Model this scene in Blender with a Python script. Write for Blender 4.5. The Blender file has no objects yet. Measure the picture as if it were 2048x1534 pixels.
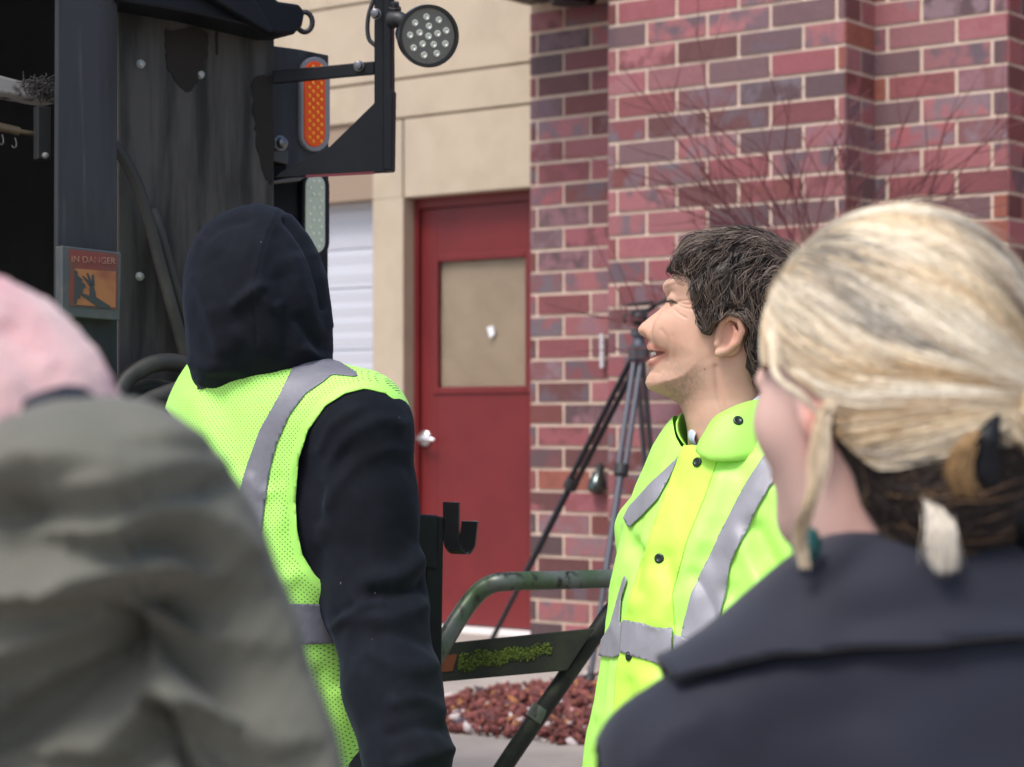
import bpy, bmesh, math, random
import numpy as np
from mathutils import Vector, Matrix
from mathutils.bvhtree import BVHTree
random.seed(7); RNG = np.random.default_rng(7)
C = bpy.context.scene.collection

# ------------------------------------------------------------------ camera
CAM_Z = 1.45; FPX = 4190.0; CX = 1024.0; HY = 845.0     # photo pixels: focal length, axis, horizon
cam_d = bpy.data.cameras.new("camera"); cam = bpy.data.objects.new("camera", cam_d); C.objects.link(cam)
cam.location = (0, 0, CAM_Z); cam.rotation_euler = (math.radians(90), 0, 0)
cam_d.sensor_width = 36; cam_d.lens = FPX / 2048 * 36; cam_d.shift_y = (HY - 767) / 2048
cam_d.clip_end = 500; cam_d.clip_start = 0.05
cam_d.dof.use_dof = True; cam_d.dof.focus_distance = 3.15; cam_d.dof.aperture_fstop = 7.2
bpy.context.scene.camera = cam
# ------------------------------------------------------------------ overcast daylight
SUN_EL, SUN_AZ = math.radians(58), math.radians(-38)     # azimuth measured from -Y (behind the camera) towards +X
world = bpy.data.worlds.new("World"); bpy.context.scene.world = world; world.use_nodes = True
_n = world.node_tree; _bg = _n.nodes["Background"]
_sky = _n.nodes.new("ShaderNodeTexSky"); _sky.sky_type = 'NISHITA'; _sky.sun_disc = False
_sky.sun_elevation = SUN_EL; _sky.air_density = 1.0; _sky.dust_density = 3.0; _sky.ozone_density = 0.6
_sdir = Vector((math.sin(SUN_AZ) * math.cos(SUN_EL), -math.cos(SUN_AZ) * math.cos(SUN_EL), math.sin(SUN_EL)))
_sky.sun_rotation = math.atan2(_sdir.x, _sdir.y)
_n.links.new(_sky.outputs[0], _bg.inputs[0]); _bg.inputs[1].default_value = 0.12
sun_d = bpy.data.lights.new("sun", 'SUN'); sun_d.energy = 1.5; sun_d.angle = math.radians(18); sun_d.color = (1, .985, .965)
sun = bpy.data.objects.new("sun", sun_d); C.objects.link(sun)
sun.rotation_euler = (-_sdir).to_track_quat('-Z', 'Y').to_euler()
sc = bpy.context.scene
sc.view_settings.view_transform = 'Standard'; sc.view_settings.look = 'None'
sc.view_settings.exposure = 0.86; sc.view_settings.gamma = 1; sc.view_settings.use_curve_mapping = False
sc.cycles.max_bounces = 8

# ------------------------------------------------------------------ helpers
def W(px, py, Y):                       # the world point that the photo shows at (px, py), Y metres away
    return np.array([(px - CX) * Y / FPX, Y, CAM_Z - (py - HY) * Y / FPX])
def WL(pts, Y): return np.array([W(p[0], p[1], p[2] if len(p) > 2 else Y) for p in pts])

def thing(name, label, cat, loc=(0, 0, 0), group=None):
    o = bpy.data.objects.new(name, None); C.objects.link(o); o.location = loc
    o.empty_display_size = .1
    o['label'] = label; o['category'] = cat
    if group: o['group'] = group
    return o
def mesh_obj(name, V, Fc, mat, parent=None, smooth=True, attrs=None, label=None):
    V = np.asarray(V, float); me = bpy.data.meshes.new(name)
    if isinstance(Fc, np.ndarray):
        n, k = Fc.shape
        me.vertices.add(len(V)); me.vertices.foreach_set('co', V[:, :3].astype(np.float32).ravel())
        me.loops.add(n * k); me.loops.foreach_set('vertex_index', Fc.astype(np.int32).ravel())
        me.polygons.add(n); me.polygons.foreach_set('loop_start', np.arange(0, n * k, k, dtype=np.int32))
        me.update(calc_edges=True); me.validate()
    else:
        me.from_pydata([tuple(v) for v in V[:, :3]], [], [tuple(f) for f in Fc]); me.update()
    if smooth: me.polygons.foreach_set('use_smooth', np.ones(len(me.polygons), bool))
    if attrs:
        for k, v in attrs.items():
            v = np.asarray(v, np.float32)
            if v.ndim == 1:
                a = me.attributes.new(k, 'FLOAT', 'POINT'); a.data.foreach_set('value', v)
            elif k.startswith('v_'):
                a = me.attributes.new(k, 'FLOAT_VECTOR', 'POINT'); a.data.foreach_set('vector', v.ravel())
            else:
                a = me.attributes.new(k, 'FLOAT_COLOR', 'POINT')
                a.data.foreach_set('color', np.hstack([v, np.ones((len(v), 1), np.float32)]).ravel())
    me.materials.append(mat)
    o = bpy.data.objects.new(name, me); C.objects.link(o)
    if parent is not None: adopt(o, parent)
    if label: o['label'] = label
    return o
def adopt(o, parent):
    o.parent = parent
    o.matrix_parent_inverse = Matrix.Translation(-parent.location)     # every mesh keeps world coordinates
def bevel(o, w=.003, seg=2):
    m = o.modifiers.new("bevel", 'BEVEL'); m.width = w; m.segments = seg; m.limit_method = 'ANGLE'; m.angle_limit = math.radians(40)
    return o
def solid(o, t, off=0):
    m = o.modifiers.new("solid", 'SOLIDIFY'); m.thickness = t; m.offset = off; return o

class MB:                                # collects simple pieces into one mesh
    def __init__(s): s.v = []; s.f = []; s.a = []
    def add(s, V, F, a=None):
        b = len(s.v); s.v += [tuple(p) for p in V]; s.f += [tuple(i + b for i in f) for f in F]
        if a is not None: s.a += [a] * len(V)
    def prism(s, pts, n, th, a=None):    # outline pts, extruded backwards along -n
        pts = np.asarray(pts, float); n = np.asarray(n, float); k = len(pts)
        back = pts - n * th
        # make the front face wind towards n
        nn = np.zeros(3)
        for i in range(k): nn += np.cross(pts[i], pts[(i + 1) % k])
        if nn.dot(n) < 0: pts = pts[::-1]; back = back[::-1]
        s.add(np.vstack([pts, back]), [tuple(range(k)), tuple(range(2 * k - 1, k - 1, -1))] +
              [(i, i + k, (i + 1) % k + k, (i + 1) % k) for i in range(k)], a)
    def tube(s, path, r, sides=12, a=None, cap=True):
        path = np.asarray(path, float); m = len(path); r = np.broadcast_to(np.asarray(r, float), (m,))
        T = np.gradient(path, axis=0); T /= np.linalg.norm(T, axis=1)[:, None] + 1e-12
        up = np.array([0, 0, 1.]) if abs(T[0, 2]) < .9 else np.array([1., 0, 0])
        V = []; N = np.cross(T[0], up); N /= np.linalg.norm(N)
        for i in range(m):
            N = N - T[i] * N.dot(T[i]); N /= np.linalg.norm(N); B = np.cross(T[i], N)
            for j in range(sides):
                an = 2 * math.pi * j / sides
                V.append(path[i] + r[i] * (N * math.cos(an) + B * math.sin(an)))
        Fc = [(i * sides + j, i * sides + (j + 1) % sides, (i + 1) * sides + (j + 1) % sides, (i + 1) * sides + j) for i in range(m - 1) for j in range(sides)]
        if cap: Fc += [tuple(range(sides))[::-1], tuple(range((m - 1) * sides, m * sides))]
        s.add(V, Fc, a)
    def lathe(s, c, axis, prof, sides=32, a=None):   # prof: (along axis, radius)
        c = np.asarray(c, float); axis = np.asarray(axis, float); axis /= np.linalg.norm(axis)
        s.tube_frames([c + axis * p[0] for p in prof], axis, [p[1] for p in prof], sides, a)
    def tube_frames(s, cs, ax, rs, sides, a):
        up = np.array([0, 0, 1.]) if abs(ax[2]) < .9 else np.array([1., 0, 0])
        N = np.cross(ax, up); N /= np.linalg.norm(N); B = np.cross(ax, N); V = []
        for c_, r in zip(cs, rs):
            for j in range(sides):
                an = 2 * math.pi * j / sides; V.append(c_ + r * (N * math.cos(an) + B * math.sin(an)))
        m = len(cs)
        Fc = [(i * sides + j, i * sides + (j + 1) % sides, (i + 1) * sides + (j + 1) % sides, (i + 1) * sides + j) for i in range(m - 1) for j in range(sides)]
        Fc += [tuple(range(sides))[::-1], tuple(range((m - 1) * sides, m * sides))]
        s.add(V, Fc, a)
    def build(s, name, mat, parent=None, smooth=False, label=None, attr=None):
        o = mesh_obj(name, s.v, s.f, mat, parent, smooth, {attr: np.array(s.a)} if attr else None, label)
        bm = bmesh.new(); bm.from_mesh(o.data); bmesh.ops.recalc_face_normals(bm, faces=bm.faces[:]); bm.to_mesh(o.data); bm.free()
        if smooth:
            try: o.data.shade_smooth(); o.data.set_sharp_from_angle(angle=math.radians(38))
            except Exception: pass
        return o

def spline(pts, n=24):                   # Catmull-Rom through the points
    P = np.asarray(pts, float); P = np.vstack([2 * P[0] - P[1], P, 2 * P[-1] - P[-2]])
    out = []; m = len(P) - 3
    for t in np.linspace(0, m - 1e-6, n):
        i = int(t); f = t - i; a, b, c, d = P[i], P[i + 1], P[i + 2], P[i + 3]
        out.append(.5 * (2 * b + (c - a) * f + (2 * a - 5 * b + 4 * c - d) * f * f + (3 * b - a - 3 * c + d) * f ** 3))
    return np.array(out)

# vertical planes: O (x, y) a point of it, D its direction seen left to right, n towards the viewer
class Plane:
    def __init__(s, O, D):
        s.O = np.array(O, float); s.D = np.array(D, float) / np.linalg.norm(D)
        s.n = np.array([s.D[1], -s.D[0], 0.])
    def shift(s, d): return Plane(s.O + s.n[:2] * d, s.D)
    def t(s, px):
        q = (px - CX) / FPX
        return (q * s.O[1] - s.O[0]) / (s.D[0] - q * s.D[1])
    def px(s, px, py):                   # what the photo shows at (px, py), on this plane
        t = s.t(px); xy = s.O + s.D * t
        return np.array([xy[0], xy[1], CAM_Z - (py - HY) * xy[1] / FPX])
    def at(s, t, z, off=0.): 
        xy = s.O + s.D * t + s.n[:2] * off
        return np.array([xy[0], xy[1], z])
    def pts(s, L): return np.array([s.px(*p) for p in L])
    def rect(s, t0, z0, t1, z1, off=0.): return np.array([s.at(t0, z0, off), s.at(t1, z0, off), s.at(t1, z1, off), s.at(t0, z1, off)])

# ------------------------------------------------------------------ materials
def nt(name):
    m = bpy.data.materials.new(name); m.use_nodes = True
    return m, m.node_tree.nodes, m.node_tree.links, m.node_tree.nodes["Principled BSDF"]
def noise_node(N, L, scale, detail=4, vec=None, rough=.55, scl=None):
    t = N.new("ShaderNodeTexNoise"); t.inputs["Scale"].default_value = scale; t.inputs["Detail"].default_value = detail; t.inputs["Roughness"].default_value = rough
    if vec is None:
        tc = N.new("ShaderNodeTexCoord"); vec = tc.outputs["Object"]
    if scl:
        mp = N.new("ShaderNodeMapping"); mp.inputs["Scale"].default_value = scl; L.new(vec, mp.inputs[0]); vec = mp.outputs[0]
    L.new(vec, t.inputs["Vector"]); return t
def ramp(N, L, fac, a, b):
    r = N.new("ShaderNodeMapRange"); r.inputs[1].default_value = a; r.inputs[2].default_value = b; r.clamp = True
    L.new(fac, r.inputs[0]); return r.outputs[0]
def mix(N, L, fac, a, b, mode='MIX'):
    m = N.new("ShaderNodeMix"); m.data_type = 'RGBA'; m.blend_type = mode
    for s, v in ((0, fac), (6, a), (7, b)):
        if hasattr(v, 'is_linked'): L.new(v, m.inputs[s])
        elif s == 0: m.inputs[0].default_value = v
        else: m.inputs[s].default_value = (*v, 1)
    return m.outputs[2]
def bump(N, L, b, height, strength, dist=.01, prev=None):
    k = N.new("ShaderNodeBump"); k.inputs["Strength"].default_value = strength; k.inputs["Distance"].default_value = dist
    L.new(height, k.inputs["Height"])
    if prev: L.new(prev, k.inputs["Normal"])
    L.new(k.outputs[0], b.inputs["Normal"]); return k.outputs[0]
def mat(name, col, rough=.5, metal=0., spec=.5, var=None, bmp=None, attr=None, sheen=0., coat=0., sss=0., var2=None):
    """var = (second colour, noise scale, low, high[, xyz stretch]); bmp = (scale, strength, distance[, stretch])"""
    m, N, L, b = nt(name)
    b.inputs["Roughness"].default_value = rough; b.inputs["Metallic"].default_value = metal; b.inputs["Specular IOR Level"].default_value = spec
    c = None
    if attr:
        a = N.new("ShaderNodeAttribute"); a.attribute_name = attr; c = a.outputs["Color"]
    for v in (var, var2):
        if v:
            t = noise_node(N, L, v[1], 6, scl=v[4] if len(v) > 4 else None)
            c = mix(N, L, ramp(N, L, t.outputs[0], v[2], v[3]), c if c is not None else col, v[0])
    if c is not None: L.new(c, b.inputs["Base Color"])
    else: b.inputs["Base Color"].default_value = (*col, 1)
    if bmp:
        t = noise_node(N, L, bmp[0], 5, scl=bmp[3] if len(bmp) > 3 else None); bump(N, L, b, t.outputs[0], bmp[1], bmp[2])
    if sheen: b.inputs["Sheen Weight"].default_value = sheen; b.inputs["Sheen Roughness"].default_value = .5
    if coat: b.inputs["Coat Weight"].default_value = coat; b.inputs["Coat Roughness"].default_value = .25
    if sss:
        b.inputs["Subsurface Weight"].default_value = sss; b.inputs["Subsurface Radius"].default_value = (1, .35, .2); b.inputs["Subsurface Scale"].default_value = .006
    return m
# ================================================================== GROUND
def ground_z(y): return .42 if y > 6.1 else max(0., .42 * (y - 4.7) / 1.4)
gy = [-60, 0, 4.7, 5.0, 5.35, 5.7, 6.1, 14, 60]
gv = []; 
for y in gy: gv += [(-60, y, ground_z(y)), (60, y, ground_z(y))]
gm = mat("concrete_ground", (.36, .315, .275), .85, var=((.30, .262, .228), 3.2, .42, .62), bmp=(90, .25, .004))
g = mesh_obj("ground", gv, [(2 * i, 2 * i + 1, 2 * i + 3, 2 * i + 2) for i in range(len(gy) - 1)], gm, smooth=False); g['kind'] = 'structure'

# ================================================================== BUILDING
WD = (.795, -.606)                                   # direction of the facade, left to right
RD = np.array([.606, .795])                          # perpendicular, away from the viewer
a0 = np.array([.42, 9.08]); c1 = a0 + RD * .376
PA = Plane(a0, WD); PC = Plane(c1, WD)
a1 = PA.px(1690, 0)[:2]; b0 = a1 + RD * .247; PB = Plane(b0, WD); b1 = PB.px(2015, 0)[:2]; e0 = b1 + RD * .25; e1 = e0 + np.array(WD) * 2.5
c0 = PC.px(1062, 600)[:2]
building = thing("brick_building", "maroon brick and beige stucco building with a red door and white garage door", "building", (c0[0], c0[1], .42))
Z0, CRS, BL, JT = .4228, .1016, .3048, .0165
def lin(*c): return [(x / 255 / 12.92 if x < 11 else ((x / 255 + .055) / 1.055) ** 2.4) for x in c]
PAL = np.array([lin(*c) for c in ((160, 80, 95), (150, 74, 88), (134, 66, 78), (158, 88, 100), (126, 76, 86), (116, 84, 96), (142, 70, 80), (150, 92, 106), (120, 58, 60), (98, 70, 82), (164, 94, 108), (108, 60, 66), (96, 70, 82))]) * .95
PALB = np.array([lin(*c) for c in ((120, 92, 106), (136, 108, 122), (104, 84, 98), (158, 84, 98), (146, 100, 114), (112, 98, 112), (126, 66, 74))]) * .93
PAL = PAL * .80 + PAL.mean(1)[:, None] * .20; PALB = PALB * .85 + PALB.mean(1)[:, None] * .15
PAL = PAL * np.array((1.06, 1.0, .85)); PALB = PALB * np.array((1.04, 1.0, .90))
bw = MB(); bcol = []; bcol2 = []; buv = []; bid = []
def brick_face(O, D, width, z0, z1, shift, nrm):
    D = np.array(D, float); k = 0
    nc = int((z1 - z0) / CRS)
    for r in range(nc):
        za = z0 + r * CRS + JT / 2; zb = z0 + (r + 1) * CRS - JT / 2
        s = shift + (BL / 2 if r % 2 else 0); x = s - 2 * BL
        while x < width:
            u0 = max(0, x + JT / 2) if x + JT / 2 > .02 else 0.; u1 = x + BL - JT / 2
            if u1 > width - .02: u1 = width
            if x + JT / 2 < .02: u0 = 0.
            if u1 > .012 and u0 < width - .012:
                jz = random.uniform(-.0012, .0012); off = .006 + random.uniform(-.0012, .0012)
                A = [(u0, za + jz), (u1, za + jz * .3), (u1, zb + jz), (u0, zb + jz * .5)]
                fr = [(O[0] + D[0] * u + nrm[0] * off, O[1] + D[1] * u + nrm[1] * off, z) for u, z in A]
                bk = [(O[0] + D[0] * u - nrm[0] * .004, O[1] + D[1] * u - nrm[1] * .004, z) for u, z in A]
                bw.add(fr + bk, [(0, 1, 2, 3), (0, 4, 5, 1), (1, 5, 6, 2), (2, 6, 7, 3), (3, 7, 4, 0)])
                w = random.random(); ca = PAL[random.randrange(len(PAL))] * random.uniform(.85, 1.12); cb = PALB[random.randrange(len(PALB))]
                if w < .38: cb = ca * random.uniform(.8, 1.1)
                if w > .985: ca = np.array((.30, .095, .065)); cb = ca * .85
                rid = random.random() * 97
                for u, z in A + A:
                    bcol.append(ca); bcol2.append(cb); buv.append((u - x, z - za, rid))
            x += BL
ZT = 4.3
n3 = PA.n
brick_face(a0, WD, PA.t(1690), Z0, ZT, .198, n3)
wA = np.linalg.norm(b0 - a1); brick_face(a1, RD, wA, Z0, ZT, .13, np.array([WD[0], WD[1]]))
brick_face(b0, WD, np.linalg.norm(b1 - b0), Z0, ZT, .215, n3)
brick_face(b1, RD, .25, Z0, ZT, .13, np.array([WD[0], WD[1]]))
brick_face(e0, WD, 2.5, Z0, ZT, .2, n3)
brick_face(c0, WD, np.linalg.norm(c1 - c0), Z0, 3.40, .19, n3)
m, N, L, b = nt("flashed_brick")
A1 = N.new("ShaderNodeAttribute"); A1.attribute_name = "Ca"; A2 = N.new("ShaderNodeAttribute"); A2.attribute_name = "Cb"; A3 = N.new("ShaderNodeAttribute"); A3.attribute_name = "v_buv"
t1 = noise_node(N, L, 1.0, 2, A3.outputs["Vector"], scl=(11, 9, 1.0)); t2 = noise_node(N, L, 60, 4)
c_ = mix(N, L, ramp(N, L, t1.outputs[0], .44, .6), A1.outputs["Color"], A2.outputs["Color"])
c_ = mix(N, L, ramp(N, L, t2.outputs[0], .3, .75), c_, (.82, .8, .82), 'MULTIPLY'); L.new(c_, b.inputs["Base Color"])
b.inputs["Roughness"].default_value = .62; bump(N, L, b, t2.outputs[0], .25, .003)
brick = mesh_obj("brick_wall", bw.v, bw.f, m, building, False, {"Ca": np.array(bcol), "Cb": np.array(bcol2), "v_buv": np.array(buv)})
bm = bmesh.new(); bm.from_mesh(brick.data); bm.free()
core = MB()
def plan(pts, z0, z1):
    V = [(p[0], p[1], z0) for p in pts] + [(p[0], p[1], z1) for p in pts]; k = len(pts)
    core.add(V, [tuple(range(k)), tuple(range(k, 2 * k))] + [(i, (i + 1) % k, (i + 1) % k + k, i + k) for i in range(k)])
bk = RD * 1.2
plan([a0, a1, b0, b1, e0, e1, e1 + bk, a0 + RD * 1.6], Z0 - .3, ZT)
core2 = RD * .42
plan([c0, c1 - RD * 0 + np.array(WD) * -.002, c1 + core2, c0 + core2], Z0 - .3, 3.40)
core.build("mortar", mat("tan_mortar", (.66, .51, .41), .9, var=((.55, .42, .33), 14, .4, .65), bmp=(150, .4, .003)), brick)

PD = Plane((.083, 10.2), WD); PS = PD.shift(.085)
stm = mat("beige_stucco", (.485, .40, .298), .9, var=((.435, .355, .262), 5, .4, .65), bmp=(220, .3, .003), var2=((.40, .33, .265), 1.6, .56, .75, (1, 1, .35)))
st = MB()
TD0, TD1 = PS.t(806), .12                              # door opening from TD0 to behind the brick
TS1 = PS.t(745); TS0 = TS1 - 3.2                       # garage door opening
zD = 2.585; zG = 2.985; J = .006
rows = [(zG + J, 3.185 - J), (3.185 + J, 3.60 - J), (3.60 + J, 4.3)]
for z0, z1 in rows: st.prism(PS.rect(TS0 - .6, z0, TD1, z1), PS.n, .3)
st.prism(PS.rect(TS1 + 0, .42, TD0 - .012 * 0, zD), PS.n, .3)                     # pier between the doors
st.prism(PS.rect(TS1, zD + .0, TD0 - J, zG - J), PS.n, .3)
st.prism(PS.rect(TD0 + J, zD, TD1, zG - J), PS.n, .3)
st.prism(PS.rect(TS0 - .6, .42, TS0, zG - J), PS.n, .3)
bevel(st.build("stucco_wall", stm, building), .004)
sb = MB(); sb.prism(PS.rect(TS0 - .6, zD + .01, TD1, 4.3, -.018), PS.n, .2)
sb.build("stucco_joint_backing", mat("stucco_joint", (.30, .22, .16), .9), building)

# white garage door: flat sections with shallow ribs
PG = PS.shift(-.13); gd = MB(); zs = [.42, .63, .93, 1.23, 1.53, 1.83, 2.153, 2.357, 2.64, 3.0]
for i in range(len(zs) - 1):
    a, b_ = zs[i] + .004, zs[i + 1] - .004
    gd.prism(PG.rect(TS0, a, TS1, b_), PG.n, .03)
    k = max(2, int((b_ - a) / .068))
    for q in range(k):
        z = a + (b_ - a) * (q + .5) / k
        gd.prism([PG.at(TS0, z - .024, .001), PG.at(TS1, z - .024, .001), PG.at(TS1, z + .02, .0065), PG.at(TS0, z + .02, .0065)], PG.n, .004)
gd.prism(PG.rect(TS0, .42, TS1, 3.0, -.012), PG.n, .03)
gdo = gd.build("garage_door", mat("white_siding", (.55, .56, .615), .5, bmp=(40, .05, .003)), building)
tr = MB(); tr.prism(PS.rect(TS0, zG - .06, TS1, zG - .004, -.03), PS.n, .09)
tr.build("garage_header_trim", mat("tan_trim", (.36, .25, .13), .8), building)

# red door with papered window
redm = mat("red_paint", (.165, .0165, .0185), .42, spec=.4, var=((.14, .0135, .0155), 4, .4, .65), bmp=(60, .06, .002))
fr = MB(); tL = PD.t(817); tf = PD.t(836); zh = zD + .005; zf = PD.px(836, 418)[2]
fr.prism(PD.rect(tL - .02, .42, tf, zh), PD.n, .1); fr.prism(PD.rect(tf, zf, .2, zh), PD.n, .1)
fro = bevel(fr.build("door_frame", redm, building), .004)
dz = PD.shift(-.022); dl = MB(); wx0, wx1 = dz.t(874), dz.t(1056); wz1, wz0 = dz.px(874, 520)[2], dz.px(960, 778)[2]
tl0 = tf + .004; tl1 = .2; zt = zf - .004
for q in ((tl0, .44, wx0, zt), (wx1, .44, tl1, zt), (wx0, .44, wx1, wz0), (wx0, wz1, wx1, zt)): dl.prism(dz.rect(*q), dz.n, .045)
door = bevel(dl.build("door", redm, building), .002)
ml = MB(); mo = .024; df = dz.shift(.009)
for q in ((wx0 - mo, wz0 - mo, wx0 + .012, wz1 + mo), (wx1 - .012, wz0 - mo, wx1 + mo, wz1 + mo), (wx0 + .012, wz0 - mo, wx1 - .012, wz0 + .012), (wx0 + .012, wz1 - .012, wx1 - .012, wz1 + mo)): ml.prism(df.rect(*q), df.n, .03)
bevel(ml.build("window_frame", redm, door), .006, 3)
pp = MB(); pv = []; n_ = 20
for i in range(n_ + 1):
    for j in range(n_ + 1):
        pv.append(dz.at(wx0 + (wx1 - wx0) * i / n_, wz0 + (wz1 - wz0) * j / n_, -.024 + .004 * math.sin(i * .9 + j * .5) * math.sin(j * .4)))
mesh_obj("window_paper", pv, [(i * (n_ + 1) + j, (i + 1) * (n_ + 1) + j, (i + 1) * (n_ + 1) + j + 1, i * (n_ + 1) + j + 1) for i in range(n_) for j in range(n_)],
         mat("brown_kraft_paper", (.40, .30, .215), .75, var=((.365, .27, .19), 3, .42, .6), bmp=(9, .35, .02)), door)
gl = MB(); gl.prism(dz.rect(wx0, wz0, wx1, wz1, -.008), dz.n, .004)
m, N, L, b = nt("window_glass"); b.inputs["Transmission Weight"].default_value = 1; b.inputs["Roughness"].default_value = .03; b.inputs["IOR"].default_value = 1.2; b.inputs["Base Color"].default_value = (.97, .98, .97, 1)
gl.build("window_pane", m, door)
stk = MB(); stk.prism(dz.pts([(972, 655), (984, 651), (988, 668), (978, 676)]) + dz.n * -.006, dz.n, .002)
stk.build("window_tape", mat("white_tape", (.8, .82, .84), .5), door, label="small white scrap of tape on the window")
hd = MB(); hc = dz.px(851, 877); hn = dz.n
hd.lathe(hc, hn, [(0, .039), (.012, .039), (.016, .034), (.016, .017), (.05, .015), (.055, .013)], 28)
hd.tube(spline([hc + hn * .05, hc + hn * .057 + dz.at(.02, 0) - dz.at(0, 0), hc + hn * .057 + dz.at(.06, -.002) - dz.at(0, 0), hc + hn * .05 + dz.at(.098, -.006) - dz.at(0, 0)], 10), [.012, .012, .0115, .011, .0105, .0105, .010, .010, .0095, .008], 14)
hd.build("handle", mat("satin_steel", (.68, .68, .70), .32, 1.), door, True)
th = MB(); th.prism(PS.rect(TD0, .42, TD1, .432, .06), PS.n, .2)
th.build("threshold", mat("pale_concrete", (.75, .72, .70), .8), building)

# overhanging canopy along the brick, dark underside
cp = MB(); cl = c0 + np.array(WD) * -.01
wc_ = np.linalg.norm(c1 - c0) + .006; cv = [cl, cl + np.array(WD) * wc_, cl + np.array(WD) * wc_ - RD * .366, cl + np.array(WD) * wc_ - RD * .62, cl + np.array(WD) * wc_ * .5 - RD * .62, cl - RD * .62]
V = [(p[0], p[1], 3.402) for p in cv] + [(p[0], p[1], 3.62) for p in cv]
cp.add(V, [tuple(range(6)), tuple(range(6, 12))] + [(i, (i + 1) % 6, (i + 1) % 6 + 6, i + 6) for i in range(6)])
cp.build("roof_canopy", mat("brown_soffit", (.085, .06, .045), .7, var=((.05, .035, .03), 8, .4, .6)), building)
fx = MB(); f0 = PC.px(1180, 8) + PC.n * .16
fx.lathe(f0 + np.array([0, 0, .10]), (0, 0, -1), [(0, .03), (.05, .03), (.055, .075), (.10, .09), (.125, .085), (.13, .06)], 28)
fx.lathe(f0 + PC.n * -.16 + np.array([0, 0, .04]), PC.n, [(0, .05), (.03, .05), (.035, .02), (.15, .02)], 20)
fx.build("wall_light", mat("black_fixture", (.012, .012, .013), .35), building, True)
# bell shaped spout and a stub of white conduit at the brick corner
sp = MB(); s0 = PC.px(1203, 934) + PC.n * .015
sp.lathe(s0, np.array([-.17, -.25, -1.]), [(0, .006), (.03, .022), (.07, .038), (.10, .042), (.118, .034), (.126, .018)], 24)
sp.lathe(s0 - PC.n * .03, PC.n, [(0, .02), (.04, .014)], 12)
sp.build("wall_spout", mat("dark_galvanised", (.10, .12, .115), .22, .9), building, True)
cd = MB(); cd.tube([PC.px(1212, 668) + PC.n * .03, PC.px(1212, 736) + PC.n * .03], .012, 12)
cd.build("conduit_stub", mat("grey_pvc", (.55, .53, .56), .5), building, True)

# ================================================================== LAVA ROCK BED
rv, rf, rc = [], [], []
ico = bmesh.new(); bmesh.ops.create_icosphere(ico, subdivisions=1, radius=1); iv = np.array([v.co[:] for v in ico.verts]); ifc = [[v.index for v in f.verts] for f in ico.faces]; ico.free()
rp = [(860, 1440), (905, 1402), (985, 1385), (1100, 1372), (1180, 1362), (1420, 1350), (1900, 1350), (1900, 1560), (1400, 1530), (1200, 1497), (1000, 1478), (880, 1464)]
def ground_pt(px, py, z=.42):
    Y = (CAM_Z - z) * FPX / (py - HY); return np.array([(px - CX) * Y / FPX, Y, z])
poly = np.array([ground_pt(*p)[:2] for p in rp])
def inside(p):
    c = False; j = len(poly) - 1
    for i in range(len(poly)):
        if (poly[i, 1] > p[1]) != (poly[j, 1] > p[1]) and p[0] < (poly[j, 0] - poly[i, 0]) * (p[1] - poly[i, 1]) / (poly[j, 1] - poly[i, 1]) + poly[i, 0]: c = not c
        j = i
    return c
lo, hi = poly.min(0), poly.max(0); cnt = 0
while cnt < 5200:
    p = lo + (hi - lo) * RNG.random(2)
    if not inside(p) or (p[0] > .75 and RNG.random() < .6): continue
    s = (.006 + .0125 * RNG.random() ** 1.8); z = .42 + s * .3 + .03 * RNG.random()
    q = iv * (1 + .42 * RNG.standard_normal((len(iv), 1)).clip(-1.6, 1.6)) * s * np.array((RNG.uniform(1.1, 2.1), RNG.uniform(.7, 1.2), RNG.uniform(.45, .9)))
    an = RNG.random() * 6.28; R = np.array(Matrix.Rotation(an, 3, 'Z') @ Matrix.Rotation(RNG.normal() * .6, 3, 'X') @ Matrix.Rotation(RNG.normal() * .6, 3, 'Y'))
    b_ = len(rv); rv += list(q @ R.T + [p[0], p[1], z]); rf += [[i + b_ for i in f] for f in ifc]
    w = RNG.random(); col = np.array((.20, .06, .05)) * RNG.uniform(.5, 1.35) if w < .86 else (np.array((.36, .15, .06)) if w < .92 else (np.array((.6, .5, .48)) if w < .965 else np.array((.09, .07, .085))))
    rc += [col] * len(iv); cnt += 1
rk = mesh_obj("lava_rock", rv, np.array(rf), mat("lava_rock", (.2, .06, .05), .9, attr="Col", bmp=(180, .6, .004)), None, False, {"Col": np.array(rc)}); rk['kind'] = 'stuff'
rk['label'] = "bed of crushed red lava rock beside the brick wall"; rk['category'] = "gravel"

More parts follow.
